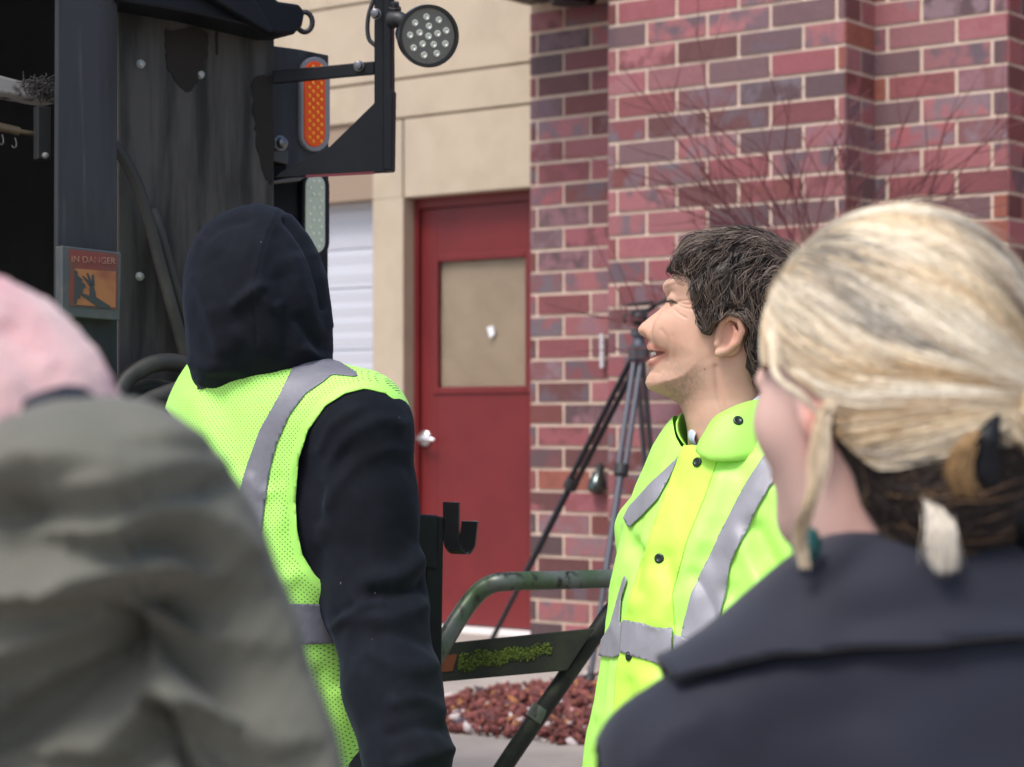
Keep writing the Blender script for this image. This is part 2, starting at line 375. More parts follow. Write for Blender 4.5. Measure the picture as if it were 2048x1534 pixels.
# ================================================================== TRIPOD by the wall
tp = thing("camera_tripod", "black and grey camera tripod standing in the rock bed before the brick wall", "tripod", tuple(ground_pt(1240, 1345)))
blk = mat("black_anodised", (.018, .018, .022), .35, .3); gry = mat("grey_tube", (.12, .123, .14), .35, .6); plast = mat("black_plastic", (.02, .02, .022), .5)
ap = W(1278, 704, 8.62); ax = np.array([0, 0, 1.])
def tleg(foot, split, mt_up, mt_lo):
    lg = MB(); d = foot - ap; s = d / np.linalg.norm(d); k = ap + d * split
    sd = np.cross(s, [0, 1, 0]); sd /= np.linalg.norm(sd); top = ap + s * .03 + sd * 0
    for q in (-1, 1): lg.tube([top + sd * .014 * q, k + sd * .014 * q], .0125, 10)
    o = lg.build("leg", mt_up, tp, True)
    l2 = MB(); l2.tube([k - s * .03, k + (foot - k) * .55], .0145, 12); l2.tube([k + (foot - k) * .5, foot], .011, 12); l2.build("lower_leg", mt_lo, o, True)
    for c_, pf in ((k - s * .03, [(0, .022), (.002, .03), (.045, .03), (.05, .022)]), (k + (foot - k) * .52 - s * .02, [(0, .018), (.04, .018)])):
        cl_ = MB(); cl_.lathe(c_, s, pf, 16); cl_.build("clamp", plast, o, True)
    ft = MB(); ft.lathe(foot - s * .05, s, [(0, .014), (.012, .026), (.05, .028), (.056, .015)], 16); ft.build("foot", plast, o, True)
fl = ground_pt(962, 1322); fc = ground_pt(1178, 1372); fr_ = ground_pt(1330, 1320)
tleg(fl, .42, blk, blk); tleg(fc, .37, gry, gry); tleg(fr_, .42, gry, gry)
hb = MB(); hb.lathe(ap - ax * .04, ax, [(0, .03), (.01, .045), (.06, .05), (.07, .03), (.10, .022), (.105, .034), (.13, .036), (.135, .024)], 24)
hb.build("tripod_head", gry, tp, True)
h2 = MB(); hp = ap + ax * .11
h2.prism([hp + np.array(q) for q in ((-.035, -.03, 0), (.035, -.03, 0), (.035, -.03, .07), (-.035, -.03, .06))], (0, -1, 0), .06)
h2.lathe(hp + np.array([-.05, 0, .03]), (-1, 0, 0), [(0, .018), (.012, .022), (.02, .012)], 14)
h2.lathe(hp + np.array([0, -.03, .03]), (0, -1, 0), [(0, .022), (.015, .024), (.022, .014)], 14)
h2.prism([hp + np.array(q) for q in ((-.05, -.035, .078), (.06, -.035, .088), (.06, -.035, .10), (-.05, -.035, .09))], (0, -1, 0), .07)
h2.tube(spline([hp + np.array(q) for q in ((.02, 0, .05), (.10, -.02, .10), (.2, -.05, .14))], 8), .009, 10)
bevel(h2.build("tripod_clamp", plast, tp, True), .003)

# ================================================================== BARE SHRUB
sh = thing("bare_shrub", "leafless shrub of thin dark red twigs in front of the brick wall", "shrub", tuple(ground_pt(1640, 1350)))
sv = MB(); rnd = random.Random(11)
base = W(1622, 560, 8.15)
def twig(p, d, length, r, lvl):
    n_ = 7; pts = [p]; q = p.copy(); dd = d.copy()
    for i in range(n_):
        dd = dd + np.array([rnd.uniform(-.11, .11), rnd.uniform(-.08, .08), rnd.uniform(-.03, .09)]); dd /= np.linalg.norm(dd)
        q = q + dd * length / n_; q[1] = min(q[1], 8.95 - .5 * q[0]); pts.append(q.copy())
        if lvl < 2 and i >= 1 and rnd.random() < (.68 if lvl == 0 else .35):
            an = rnd.uniform(.25, .65) * rnd.choice((-1, 1)); c, s = math.cos(an), math.sin(an)
            d2 = np.array([dd[0] * c - dd[2] * s, dd[1] + rnd.uniform(-.25, .15), dd[0] * s + dd[2] * c])
            twig(q.copy(), d2 / np.linalg.norm(d2), length * rnd.uniform(.4, .65), r * .62, lvl + 1)
    sv.tube(np.array(pts), np.linspace(r, r * .35, len(pts)), 5)
gb = np.array([base[0] + .02, 8.1, .42])
for k in range(5):
    o = np.array([rnd.uniform(-.06, .06), rnd.uniform(-.05, .05), 0]); sv.tube(spline([gb + o * .5, (gb + base) / 2 + o * 1.5, base + o + (0, 0, rnd.uniform(-.25, .05))], 10), np.linspace(.016, .009, 10), 7)
for a_, L_ in ((-1.2, 1.0), (-.6, 1.0), (.65, 1.0), (-1.12, .85), (-.98, .95), (-.84, .9), (-.7, 1.0), (-.52, .85), (-.36, .7), (-.15, .6), (.12, .62), (.35, .75), (.55, .85), (.75, 1.0), (.95, 1.0), (1.15, .95)):
    a_ += rnd.uniform(-.06, .06); o = np.array([rnd.uniform(-.06, .06), rnd.uniform(-.05, .05), rnd.uniform(-.18, .05)])
    twig(base + o, np.array([math.sin(a_), rnd.uniform(-.2, .1), math.cos(a_)]), L_ * rnd.uniform(.6, .8), .0062, 0)
for px, py, a_, L_ in ((1560, 760, -1.25, .7), (1540, 840, -1.05, .75), (1600, 640, -1.35, .7)):
    twig(W(px, py, 8.1), np.array([math.sin(a_), 0, math.cos(a_)]), L_, .0058, 1)
sv.build("twigs", mat("red_bark", (.10, .022, .028), .6, var=((.17, .05, .05), 6, .4, .6)), sh, True)
# ================================================================== REFUSE TRUCK (rear corner)
TK = Plane(np.array([(400 - CX) / FPX * 4.0, 4.0]), (.774, .633)); tn = TK.n
truck = thing("refuse_truck", "grimy dark steel rear corner of a refuse truck with orange marker light", "truck", (TK.O[0], TK.O[1], 0))
steel = mat("dirty_grey_steel", (.072, .066, .062), .65, .1, .3, var=((.021, .0195, .0185), 3.5, .42, .62, (6, 6, .7)), bmp=(25, .25, .004), var2=((.035, .03, .027), 2.2, .56, .64, (1.6, 1.6, .6)))
bluest = mat("blue_grey_steel", (.034, .037, .0425), .6, .1, .3, var=((.016, .0165, .018), 3.0, .4, .65, (5, 5, .6)), bmp=(40, .2, .003), var2=((.055, .055, .056), 9, .6, .75, (8, 8, .5)))
darkst = mat("near_black_steel", (.005, .005, .0055), .8, 0, .15, var=((.009, .0085, .008), 6, .4, .6))  # near-black colour adds to the shade inside the hopper; also on the hidden body
black = mat("black_enamel", (.007, .0078, .011), .42, .0, .18, var=((.010, .011, .014), 10, .5, .7), bmp=(30, .08, .002))
def plate(name, L, off, th, m, bev=.003, parent=truck, label=None, plane=None):
    b = MB(); P = (plane or TK).shift(off); b.prism(P.pts(L), P.n, th); o = b.build(name, m, parent, label=label)
    return bevel(o, bev) if bev else o
plate("body_panel", [(236, -260), (551, -260), (549, 150), (548, 900), (236, 900)], 0, .09, steel)
plate("corner_post", [(117, -330), (236, -330), (235, 1000), (112, 1000)], .07, .014, bluest, .003)
# wear: bare dark patches where the paint has gone (thin scale on the plate)
sc_ = MB(); P = TK.shift(.0025)
def blotch(L, n=48, amp=3.5):
    c = spline(np.array([(x, y, 0) for x, y in L + L[:1]]), n)[:-1]
    c = c + np.array([[RNG.normal() * amp * .5, RNG.normal() * amp * .5, 0] for _ in c]); sc_.prism(P.pts([(x, y) for x, y, _ in c]), P.n, .002)
blotch([(332, 60), (410, 60), (412, 120), (398, 158), (378, 182), (352, 160), (333, 125)]); blotch([(545, 150), (512, 156), (506, 190), (509, 240), (515, 300), (527, 345), (546, 352)])
blotch([(432, 62), (437, 62), (436, 105), (433, 104)], 20, 1)
sc_.build("worn_patch", mat("bare_scale", (.019, .0165, .015), .75, 0, .2, var=((.026, .021, .018), 5, .4, .6)), truck)
# dark hopper mouth left of the post: side, back and roof inside
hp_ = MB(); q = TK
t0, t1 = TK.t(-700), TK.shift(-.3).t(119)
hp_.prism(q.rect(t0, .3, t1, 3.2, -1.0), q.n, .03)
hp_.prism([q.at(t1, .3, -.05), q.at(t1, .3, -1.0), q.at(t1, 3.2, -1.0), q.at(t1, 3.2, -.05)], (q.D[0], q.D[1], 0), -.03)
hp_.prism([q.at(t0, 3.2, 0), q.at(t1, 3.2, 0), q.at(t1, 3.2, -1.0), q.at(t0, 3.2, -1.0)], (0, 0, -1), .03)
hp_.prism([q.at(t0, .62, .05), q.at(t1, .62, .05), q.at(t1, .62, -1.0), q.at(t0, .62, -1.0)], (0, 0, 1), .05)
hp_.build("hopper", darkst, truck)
hb_ = MB(); h1 = TK.shift(-.22); hb_.prism(h1.pts([(-400, 20), (108, 196), (108, 206), (-400, 100)]) if 0 else h1.pts([(-500, 20), (118, 181), (118, 206), (-500, 96)]), h1.n, .07)
bevel(hb_.build("hopper_beam", mat("worn_pale_paint", (.36, .35, .34), .6, var=((.09, .08, .075), 26, .52, .6), var2=((.2, .15, .11), 7, .5, .62)), truck), .004)
ds = MB(); hq = h1.shift(.01)
for k in range(150):
    px, py = 82 + RNG.normal() * 15, 176 + RNG.normal() * 9; c = hq.px(px, py + (px - 82) * .2); d = RNG.normal(size=3) * .008
    ds.tube([c - d, c + d * .3 + RNG.normal(size=3) * .003, c + d], .0009, 4)
ds.build("debris_tuft", mat("grey_lint", (.07, .065, .065), .9), truck)
rd = MB(); h2_ = TK.shift(-.2)
rd.tube([h2_.px(-300, 185), h2_.px(38, 263)], .0085, 12); rd.tube([h2_.px(36, 262.5), h2_.px(92, 272)], .0048, 10)
rd.build("latch_rod", mat("brassy_steel", (.27, .22, .15), .42, .8), truck, True)
bwire = mat("bare_wire", (.4, .4, .38), .35, .9)
for x in (4, 30):
    hk = MB(); y = 256 + x * .24; hk.tube(spline([h2_.px(x + a, y + b_) for a, b_ in ((0, 12), (3, 22), (2, 30), (-3, 32), (-6, 27))], 12), .0011, 6); hk.build("wire_hook", bwire, truck, True)
plate("latch_bracket", [(76, 212), (103, 214), (103, 320), (76, 318)], -.17, .02, mat("bracket_steel", (.018, .018, .019), .5), .002)
bl = MB()
def bolt(b, c, n, r=.0068, h=.007): b.lathe(c, n, [(0, r * 1.25), (.0015, r * 1.25), (.0016, r), (h, r * .95), (h + .0012, r * .6)], 12)
zinc = mat("zinc_bolt", (.36, .36, .345), .5, .5)
for x, y, o_, r_ in ((281, 128, 0, .0068), (400, 149, 0, .0068), (279, 553, 0, .0068), (90, 311, -.17, .005)):
    bl = MB(); bolt(bl, TK.shift(o_).px(x, y), tn, r_); bl.build("bolt", zinc, truck, True)
# top arm with lifting eye
plate("lift_arm", [(239, -60), (520, -60), (556, 2), (600, 8), (612, 24), (606, 52), (590, 68), (560, 68), (400, 30), (238, 2)], .09, .09, black, .006)
plate("arm_gusset", [(330, -60), (478, -60), (548, 62), (540, 66)], .115, .02, black, .004)
ey = MB(); ec = TK.shift(.055).px(609, 44); ring = []
for k in range(25):
    a = 2 * math.pi * k / 24; ring.append(ec + (tn * 0 + np.array([.5, -.62, 0]) * 0 + np.array([.92, .12, 0]) * math.cos(a) * .0165 + np.array([0, 0, 1]) * math.sin(a) * .0195))
ey.tube(ring, .0052, 10, cap=False); ey.build("lifting_eye", mat("dark_cast", (.03, .03, .033), .45, .5), truck, True)
# light housing
hbx = TK.shift(-.05); hl = hbx.px(548, 100); hf = Plane(hbx.px(597, 100)[:2], (.62, .785))
hs = MB(); B0, B1, B2 = hbx.at(hbx.t(530), 0), hbx.px(597, 100), hf.px(658, 112)
zt_, zb_ = 2.18, 1.50
zt_ = CAM_Z + (HY - 98) * B1[1] / FPX; zb_ = CAM_Z + (HY - 352) * B1[1] / FPX
B3 = B2 + np.array([-.2, .12, 0]); B4 = B0 + np.array([-.05, .25, 0])
def ring_box(bld, z0, z1, pts):
    k = len(pts); V = [(p[0], p[1], z0) for p in pts] + [(p[0], p[1], z1) for p in pts]
    bld.add(V, [tuple(range(k)), tuple(range(k, 2 * k))] + [(i, (i + 1) % k, (i + 1) % k + k, i + k) for i in range(k)])
ring_box(hs, zb_, zt_, [B0, B1, B2, B3, B4]); hso = bevel(hs.build("light_housing", bluest, truck), .003)
def stadium(Pl, cx, y0, y1, hw, n=10):
    out = []; 
    for k in range(n + 1): a = math.pi * k / n; out.append((cx + hw * math.cos(a), y0 + hw * 1.15 - hw * 1.15 * math.sin(a)))
    for k in range(n + 1): a = math.pi + math.pi * k / n; out.append((cx + hw * math.cos(a), y1 - hw * 1.15 - hw * 1.15 * math.sin(a)))
    return Pl.pts(out)
def led_light(cx, y0, y1, hw, frame_m, lens_m, dot_m, name, nrow, rowf, label=None):
    Pl = hf.shift(.010); b_ = MB(); b_.prism(stadium(Pl, cx, y0, y1, hw), Pl.n, .012); o = bevel(b_.build(name, frame_m, truck, label=label), .003)
    P2 = hf.shift(.0125); b_ = MB(); b_.prism(stadium(P2, cx - 1.5, y0 + 9, y1 - 9, hw * .72), P2.n, .01); bevel(b_.build("lens", lens_m, o), .002)
    P3 = hf.shift(.0128); b_ = MB()
    for r in range(nrow):
        for c_ in rowf(r):
            yy = y0 + 16 + (y1 - y0 - 32) * (r + .5) / nrow
            b_.lathe(P3.px(cx - 1.5 + c_ * hw * .52, yy), P3.n, [(0, .0042), (.0012, .0036), (.002, .0014)], 8)
    b_.build("led", dot_m, o, True)
greyb = mat("grey_rubber", (.22, .22, .24), .5)
led_light(632, 113, 303, 29, greyb, mat("orange_lens", (.86, .085, .002), .3, spec=.2), mat("amber_reflector", (1., .36, .02), .3, spec=.3), "marker_light", 19, lambda r: (-.75, .35) if r % 2 else (-.25, .85), "orange lit-looking oval marker light")
hl2 = MB(); z2a, z2b = CAM_Z + (HY - 352) * B1[1] / FPX - .003, CAM_Z + (HY - 640) * B1[1] / FPX
ring_box(hl2, z2b, z2a, [B0 + (0, .03, 0), B1 + (.0, .01, 0), B2 + (-.001, 0, 0), B3, B4]); bevel(hl2.build("lower_housing", black, truck), .003)
led_light(633, 340, 516, 27, black, mat("clear_lens", (.52, .56, .44), .2, coat=.4), mat("lens_dimple", (.75, .78, .60), .15, coat=.5), "reverse_light", 11, lambda r: (-.8, .8) if r % 2 else (-.3, .5), "pale clear oval reversing light")
# bracket carrying the work lamp
brp = Plane(TK.shift(.03).px(560, 140)[:2], (.97, -.24))
plate("bracket_strap", [(545, 141), (748, 122), (748, 148), (545, 167)], 0, .012, black, .002, plane=brp)
plate("lamp_bracket", [(748, -80), (783, -80), (783, 178), (787, 184), (785, 344), (548, 356), (560, 344), (660, 292), (748, 206)], .006, .012, black, .002, plane=brp)
plate("bracket_flange", [(765, -80), (782, -80), (783, 178), (786, 184), (784, 342), (765, 340)], .03, .024, black, .003, plane=brp)
plate("reflective_strip", [(612, 350), (748, 343), (748, 348), (612, 355)], .012, .003, mat("red_reflective", (.12, .006, .015), .4), 0, plane=brp)
dullb = mat("dull_bolt", (.16, .16, .17), .35, .8)
for x, y in ((718, 132), (752, 28)): bb = MB(); bolt(bb, brp.shift(.002 if x < 740 else .031).px(x, y), brp.n, .0085, .011); bb.build("bracket_bolt", dullb, truck, True)
bb = MB(); bb.lathe(TK.shift(-.02).px(559, 287), tn, [(0, .016), (.004, .016), (.005, .011), (.016, .010), (.02, .004)], 16)
bb.build("bracket_bolt", dullb, truck, True)
plate("hinge_block", [(545, 300), (577, 300), (577, 330), (545, 322)], -.015, .03, mat("greasy_steel", (.06, .057, .055), .4, .6), .003)
plate("hinge_recess", [(545, 325), (574, 328), (574, 362), (545, 358)], -.03, .03, darkst, .003)
plate("ledge", [(543, 362), (600, 352), (614, 345), (614, 352), (600, 362), (545, 368)], -.01, .05, mat("scuffed_edge", (.10, .09, .085), .5, .4), .002)
# work lamp
wl = brp.shift(.06).px(856, 72); wa = np.array([.30, -.93, -.22]); wa /= np.linalg.norm(wa)
lm = MB(); lm.lathe(wl - wa * .05, wa, [(0, .025), (.012, .045), (.03, .056), (.046, .0585), (.058, .0585), (.058, .0525), (.051, .0515)], 40)
lo_ = lm.build("work_lamp", mat("lamp_black", (.012, .012, .013), .3), truck, True)
le = MB(); le.lathe(wl, wa, [(.0015, .0515), (.0025, .0)], 40); le.build("lens", mat("smoked_lens", (.13, .14, .135), .18, .5, coat=.6), lo_, True)
ld = MB(); e1_ = np.cross(wa, [0, 0, 1.]); e1_ /= np.linalg.norm(e1_); e2_ = np.cross(e1_, wa)
spots = [(0, 0)] + [(.0185 * math.cos(a), .0185 * math.sin(a)) for a in np.arange(5) * 2 * math.pi / 5 + .3] + [(.036 * math.cos(a), .036 * math.sin(a)) for a in np.arange(9) * 2 * math.pi / 9]
for x, y in spots: ld.lathe(wl + e1_ * x + e2_ * y + wa * .0012, wa, [(0, .0068), (.003, .0064), (.0034, .004), (.0018, .002)], 12)
ld.build("led", mat("silver_led", (.72, .76, .70), .18, .7), lo_, True)
ar = MB(); ab = brp.shift(.03).px(783, 40)
ar.tube(spline([ab, ab + (wl - ab) * .25 + (0, 0, .008), wl - wa * .045 - e1_ * 0 + (-.02, 0, .008)], 10), [.017, .017, .016, .015, .015, .015, .015, .016, .017, .018], 14)
ar.tube([wl - wa * .06 + (-.03, 0, .0), wl - wa * .03 + (-.02, 0, .005)], .02, 14)
ar.lathe(brp.shift(.03).px(790, 25), (0, -.5, 1), [(0, .012), (.01, .012), (.011, .009), (.02, .008)], 8)
ar.build("lamp_arm", plast, truck, True)
cb_ = MB(); cb_.tube(spline([brp.shift(.0).px(x, y) for x, y in ((756, -20), (740, 20), (735, 50), (738, 78), (752, 92))], 16), .0042, 8); cb_.build("lamp_cable", plast, truck, True)
# hoses
rub = mat("old_rubber", (.024, .023, .021), .6, var=((.055, .052, .046), 8, .5, .68), bmp=(60, .25, .003))
def hose(L, r, off):
    b_ = MB(); P_ = TK.shift(off); b_.tube(spline([TK.shift(p[2] if len(p) > 2 else off).px(p[0], p[1]) for p in L], 40), r, 16); b_.build("hose", rub, truck, True)
hose([(222, 285, .03), (246, 315), (275, 372), (300, 450), (318, 520), (340, 600), (362, 680), (385, 760)], .0115, .035)
hose([(308, 420, .005), (322, 470), (340, 540), (362, 615), (384, 690)], .0105, .02)
hose([(225, 830, .10), (245, 772), (275, 742), (320, 725), (370, 730), (430, 760), (480, 830)], .0165, .085)
hose([(230, 830, .07), (262, 790), (300, 775), (345, 782), (400, 800), (450, 860)], .0165, .05)
hose([(225, 880, .10), (280, 815), (330, 790), (380, 778), (440, 790)], .018, .095)
# warning sign box
plate("sign_plate", [(124, 491), (243, 505), (240, 641), (124, 632)], .10, .026, mat("sign_plate_steel", (.075, .085, .09), .5, .3, var=((.12, .11, .095), 20, .5, .7)), .002)
sgo = truck.children[-1]; P = TK.shift(.1015)
def flat(name, polys, off, m, par=sgo):
    b_ = MB(); P_ = TK.shift(.10 + off)
    for L in polys: b_.prism(P_.pts(L), P_.n, .0008)
    b_.build(name, m, par)
dirt = ((.075, .05, .04), 22, .48, .66)
flat("decal_red", [[(138, 498), (236, 508), (234, 620), (139, 612)]], .0009, mat("faded_red", (.16, .036, .028), .6, var=dirt))
flat("decal_orange", [[(150, 537), (232, 543), (231, 615), (149, 609)]], .0015, mat("faded_orange", (.31, .125, .045), .6, var=((.20, .06, .03), 18, .5, .7)))
def Z8(L): return [(120 + x / 9.586, 480 + y / 9.586) for x, y in L]
flat("decal_symbol", [Z8([(285, 580), (330, 585), (350, 690), (440, 760), (420, 800), (480, 850), (500, 900), (440, 940), (450, 990), (380, 1040), (400, 1100), (330, 1140), (325, 1225), (275, 1225)]),
    Z8([(410, 1010), (560, 1065), (575, 900), (590, 870), (640, 860), (680, 1000), (690, 1090), (970, 1270), (950, 1310), (740, 1290), (560, 1170), (390, 1050)]),
    Z8([(580, 900), (430, 700), (445, 680), (540, 760), (600, 870)]), Z8([(585, 880), (510, 640), (540, 630), (590, 740), (630, 870)]), Z8([(600, 880), (610, 670), (650, 660), (668, 880)])], .0021, mat("decal_black", (.035, .04, .04), .6))
tx = bpy.data.curves.new("lettering", 'FONT'); tx.body = "IN DANGER"; tx.size = .0165; tx.align_x = 'CENTER'; tx.align_y = 'CENTER'; tx.extrude = .0002
to = bpy.data.objects.new("lettering", tx); C.objects.link(to); tpos = TK.shift(.1022).px(187, 520.5)
to.matrix_world = Matrix(((TK.D[0], 0, tn[0], tpos[0]), (TK.D[1], 0, tn[1], tpos[1]), (0, 1, 0, tpos[2]), (0, 0, 0, 1)))
tx.materials.append(mat("faded_lettering", (.33, .17, .12), .6, var=((.26, .07, .05), 60, .45, .6)))
bpy.context.view_layer.update(); lme = bpy.data.meshes.new_from_object(to); lme.transform(to.matrix_world); bpy.data.objects.remove(to)
to = bpy.data.objects.new("lettering", lme); C.objects.link(to)
adopt(to, sgo)
# hidden bulk of the truck body and wheels
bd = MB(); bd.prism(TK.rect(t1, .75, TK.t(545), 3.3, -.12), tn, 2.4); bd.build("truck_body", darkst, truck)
for s in (.35, 1.9):
    wc = TK.at(TK.t(300), .5, -.2 - s); w_ = MB(); w_.lathe(wc - np.array([*TK.D, 0]) * .15, np.array([*TK.D, 0]), [(0, .30), (0, .46), (.03, .5), (.27, .5), (.30, .46), (.30, .30)], 36)
    o = w_.build("wheel", rub, truck, True)
    w_ = MB(); w_.lathe(wc - np.array([*TK.D, 0]) * .12, np.array([*TK.D, 0]), [(0, .12), (0, .30), (.25, .30), (.25, .12)], 28); w_.build("rim", mat("wheel_rim", (.3, .3, .3), .5, .5), o, True)

# ================================================================== MOSSY TUBE FRAME and HOOK POST
tf_ = thing("tube_frame", "grimy green bent pipe frame with a mossy steel plate, behind the yellow jacket", "frame", (W(1010, 1534, 3.9)[0], 3.9, 0))
m, N, L, b = nt("mossy_pipe"); t_ = noise_node(N, L, 12, 6); t2_ = noise_node(N, L, 45, 5, scl=(1, 1, .5)); ge = N.new("ShaderNodeNewGeometry"); sx = N.new("ShaderNodeSeparateXYZ"); L.new(ge.outputs["Normal"], sx.inputs[0])
c_ = mix(N, L, ramp(N, L, t_.outputs[0], .42, .58), (.11, .125, .11), (.05, .085, .035)); c_ = mix(N, L, ramp(N, L, t2_.outputs[0], .54, .64), c_, (.022, .018, .015)); L.new(c_, b.inputs["Base Color"])
b.inputs["Roughness"].default_value = .42; b.inputs["Metallic"].default_value = .25; bump(N, L, b, t2_.outputs[0], .2, .002); mossp = m
def arc(L, n): return spline(WL(L, 3.9), n)
pb = MB(); pb.tube(arc([(700, 1590, 3.8), (868, 1318, 3.86), (912, 1245, 3.88), (945, 1198), (975, 1172), (1015, 1163), (1130, 1160, 3.95), (1245, 1156, 4.0), (1300, 1155, 4.02), (1335, 1170, 4.02)], 60), .0178, 18); pb.build("top_pipe", mossp, tf_, True)
pb = MB(); pb.tube(arc([(940, 1640, 3.95), (1022, 1512, 3.96), (1110, 1385, 3.97), (1195, 1262, 3.98), (1225, 1220, 4.0), (1275, 1168, 4.02)], 40), .0172, 18); pb.build("brace_pipe", mat("dark_mossy_pipe", (.016, .018, .014), .6, .0, .25, var=((.05, .06, .03), 14, .5, .7)), tf_, True)
pb = MB(); pb.tube([W(1085, 1415, 3.968), W(1068, 1440, 3.965)], .019, 14); pb.tube(arc([(700, 1590, 3.8), (760, 1720, 3.8), (760, 3200, 3.8)], 12), .0178, 14)
z_ = W(940, 1640, 3.95); pb.tube([z_, (z_[0], z_[1], 0)], .0172, 14); pb.build("leg", mossp, tf_, True)
PP = Plane(W(880, 1300, 3.92)[:2], (.99, .10))
pb = MB(); pb.prism(PP.pts([(862, 1290), (1190, 1256), (1134, 1341), (862, 1366)]), PP.n, .006); po = bevel(pb.build("plate", mat("dark_green_plate", (.022, .025, .018), .6, .0, .25, var=((.035, .042, .024), 12, .5, .7), bmp=(50, .2, .002)), tf_), .0015)
ms = MB(); 
for k in range(2600):
    u = RNG.random(); x = 918 + 185 * u; v = RNG.normal() * .42
    if abs(v) > 1: continue
    y = 1325 - 27 * u + v * (20 - 7 * u) + 3 * math.sin(u * 19)
    if RNG.random() < .3 * math.sin(u * 23) ** 2 + .45 * u * u: continue
    c = PP.px(x, y); s = RNG.uniform(.001, .0028); q = iv * s * RNG.uniform(.6, 1.4, size=(len(iv), 1)) + c + PP.n * .001
    g_ = RNG.uniform(.12, 1.2); ms.add(q, ifc); ms.a += [(.115 * g_, .165 * g_, .022 * g_)] * len(q)
ms.build("moss", mat("moss", (.17, .24, .03), .95, attr="Col"), po, False, attr="Col")
flt = MB(); flt.prism(PP.shift(.001).pts([(878, 1312), (915, 1308), (905, 1342), (872, 1345)]), PP.n, .001); flt.build("rust_patch", mat("rust_patch", (.16, .045, .015), .8), po)
hkp = thing("hook_post", "black steel post with a curved J hook, behind the hooded worker", "post", (W(865, 1400, 3.75)[0], 3.75, 0))
HP = Plane(W(865, 1200, 3.75)[:2], (.96, .28))
pb = MB(); pb.prism(HP.pts([(852, 1030), (888, 1034), (884, 1300), (878, 2200), (846, 2200), (850, 1300)]), HP.n, .03); bevel(pb.build("post", black, hkp), .003)
pb = MB(); pb.prism(HP.shift(.004).pts([(815, 1026), (878, 1031), (874, 1140), (862, 1138), (815, 1130)]), HP.n, .012); bevel(pb.build("bracket", black, hkp), .004)
pf = [(887, 1004), (887, 1035), (887, 1070), (890, 1090), (899, 1102), (911, 1102), (919, 1088), (922, 1065), (925, 1040)]
c_ = spline([HP.shift(-.012).px(*p) + np.array([0, -.03 * i / 8, 0]) for i, p in enumerate(pf)], 30); b_ = MB(); wv = np.array([.029, -.012, 0])
T_ = np.gradient(c_, axis=0); T_ /= np.linalg.norm(T_, axis=1)[:, None]; nn_ = np.cross(T_, wv / np.linalg.norm(wv)); nn_ /= np.linalg.norm(nn_, axis=1)[:, None]
V = []; k = len(c_)
for i in range(k): V += [c_[i] - nn_[i] * .003, c_[i] - nn_[i] * .003 + wv, c_[i] + nn_[i] * .003 + wv, c_[i] + nn_[i] * .003]
b_.add(V, [(i * 4 + j, i * 4 + (j + 1) % 4, i * 4 + 4 + (j + 1) % 4, i * 4 + 4 + j) for i in range(k - 1) for j in range(4)] + [(0, 1, 2, 3), (4 * k - 4, 4 * k - 3, 4 * k - 2, 4 * k - 1)])
bevel(b_.build("hook", mat("glossy_black", (.012, .012, .014), .22), hkp, True), .0015)
# ================================================================== IMPLICIT SURFACES (people are grown as one smooth surface)
def _h(i, j, k):
    n = (i * 374761393 + j * 668265263 + k * 2147483647) & 0xffffffff
    n = ((n ^ (n >> 13)) * 1274126177) & 0xffffffff
    return ((n ^ (n >> 16)) & 0xffff) / 32767.5 - 1
def vnoise(P):
    I = np.floor(P).astype(np.int64); f = P - I; u = f * f * (3 - 2 * f); i, j, k = I.T; out = 0
    for a in (0, 1):
        for b in (0, 1):
            for c in (0, 1):
                out = out + _h(i + a, j + b, k + c) * (u[:, 0] if a else 1 - u[:, 0]) * (u[:, 1] if b else 1 - u[:, 1]) * (u[:, 2] if c else 1 - u[:, 2])
    return out
def fbm(P, s, o=3):
    P = np.asarray(P) * s; r = 0; a = 1.
    for q in range(o): r = r + a * vnoise(P * 2 ** q + 17.3 * q); a *= .5
    return r
def smin(a, b, k):
    h = np.maximum(k - np.abs(a - b), 0) / k; return np.minimum(a, b) - h * h * k * .25
def smax(a, b, k): return -smin(-a, -b, k)
def ell(P, c, r, rz=0.):
    p = P - np.asarray(c); r = np.asarray(r, float)
    if rz:
        cs, sn = math.cos(rz), math.sin(rz); p = np.stack([p[:, 0] * cs + p[:, 1] * sn, -p[:, 0] * sn + p[:, 1] * cs, p[:, 2]], 1)
    k0 = np.linalg.norm(p / r, axis=1); k1 = np.linalg.norm(p / (r * r), axis=1)
    return k0 * (k0 - 1) / (k1 + 1e-9)
def caps(P, a, b, r1, r2):
    a = np.asarray(a, float); ba = np.asarray(b, float) - a; pa = P - a
    h = np.clip(pa @ ba / (ba @ ba + 1e-12), 0, 1); return np.linalg.norm(pa - h[:, None] * ba, axis=1) - (r1 + (r2 - r1) * h)
def chain(P, pts, rs, k=0.):
    rs = np.broadcast_to(rs, (len(pts),)); d = None
    for i in range(len(pts) - 1):
        e = caps(P, pts[i], pts[i + 1], rs[i], rs[i + 1]); d = e if d is None else (smin(d, e, k) if k else np.minimum(d, e))
    return d
def poly_sd(Q, poly):                    # signed distance to a polygon, positive inside
    poly = np.asarray(poly, float); d = np.full(len(Q), 1e18); ins = np.zeros(len(Q), bool); j = len(poly) - 1
    for i in range(len(poly)):
        a, b = poly[j], poly[i]; ba = b - a; pa = Q - a
        h = np.clip(pa @ ba / (ba @ ba + 1e-12), 0, 1); e = pa - h[:, None] * ba; d = np.minimum(d, (e * e).sum(1))
        if a[1] != b[1]:
            m = ((b[1] > Q[:, 1]) != (a[1] > Q[:, 1])) & (Q[:, 0] < (a[0] - b[0]) * (Q[:, 1] - b[1]) / (a[1] - b[1]) + b[0]); ins ^= m
        j = i
    d = np.sqrt(d); return np.where(ins, d, -d)
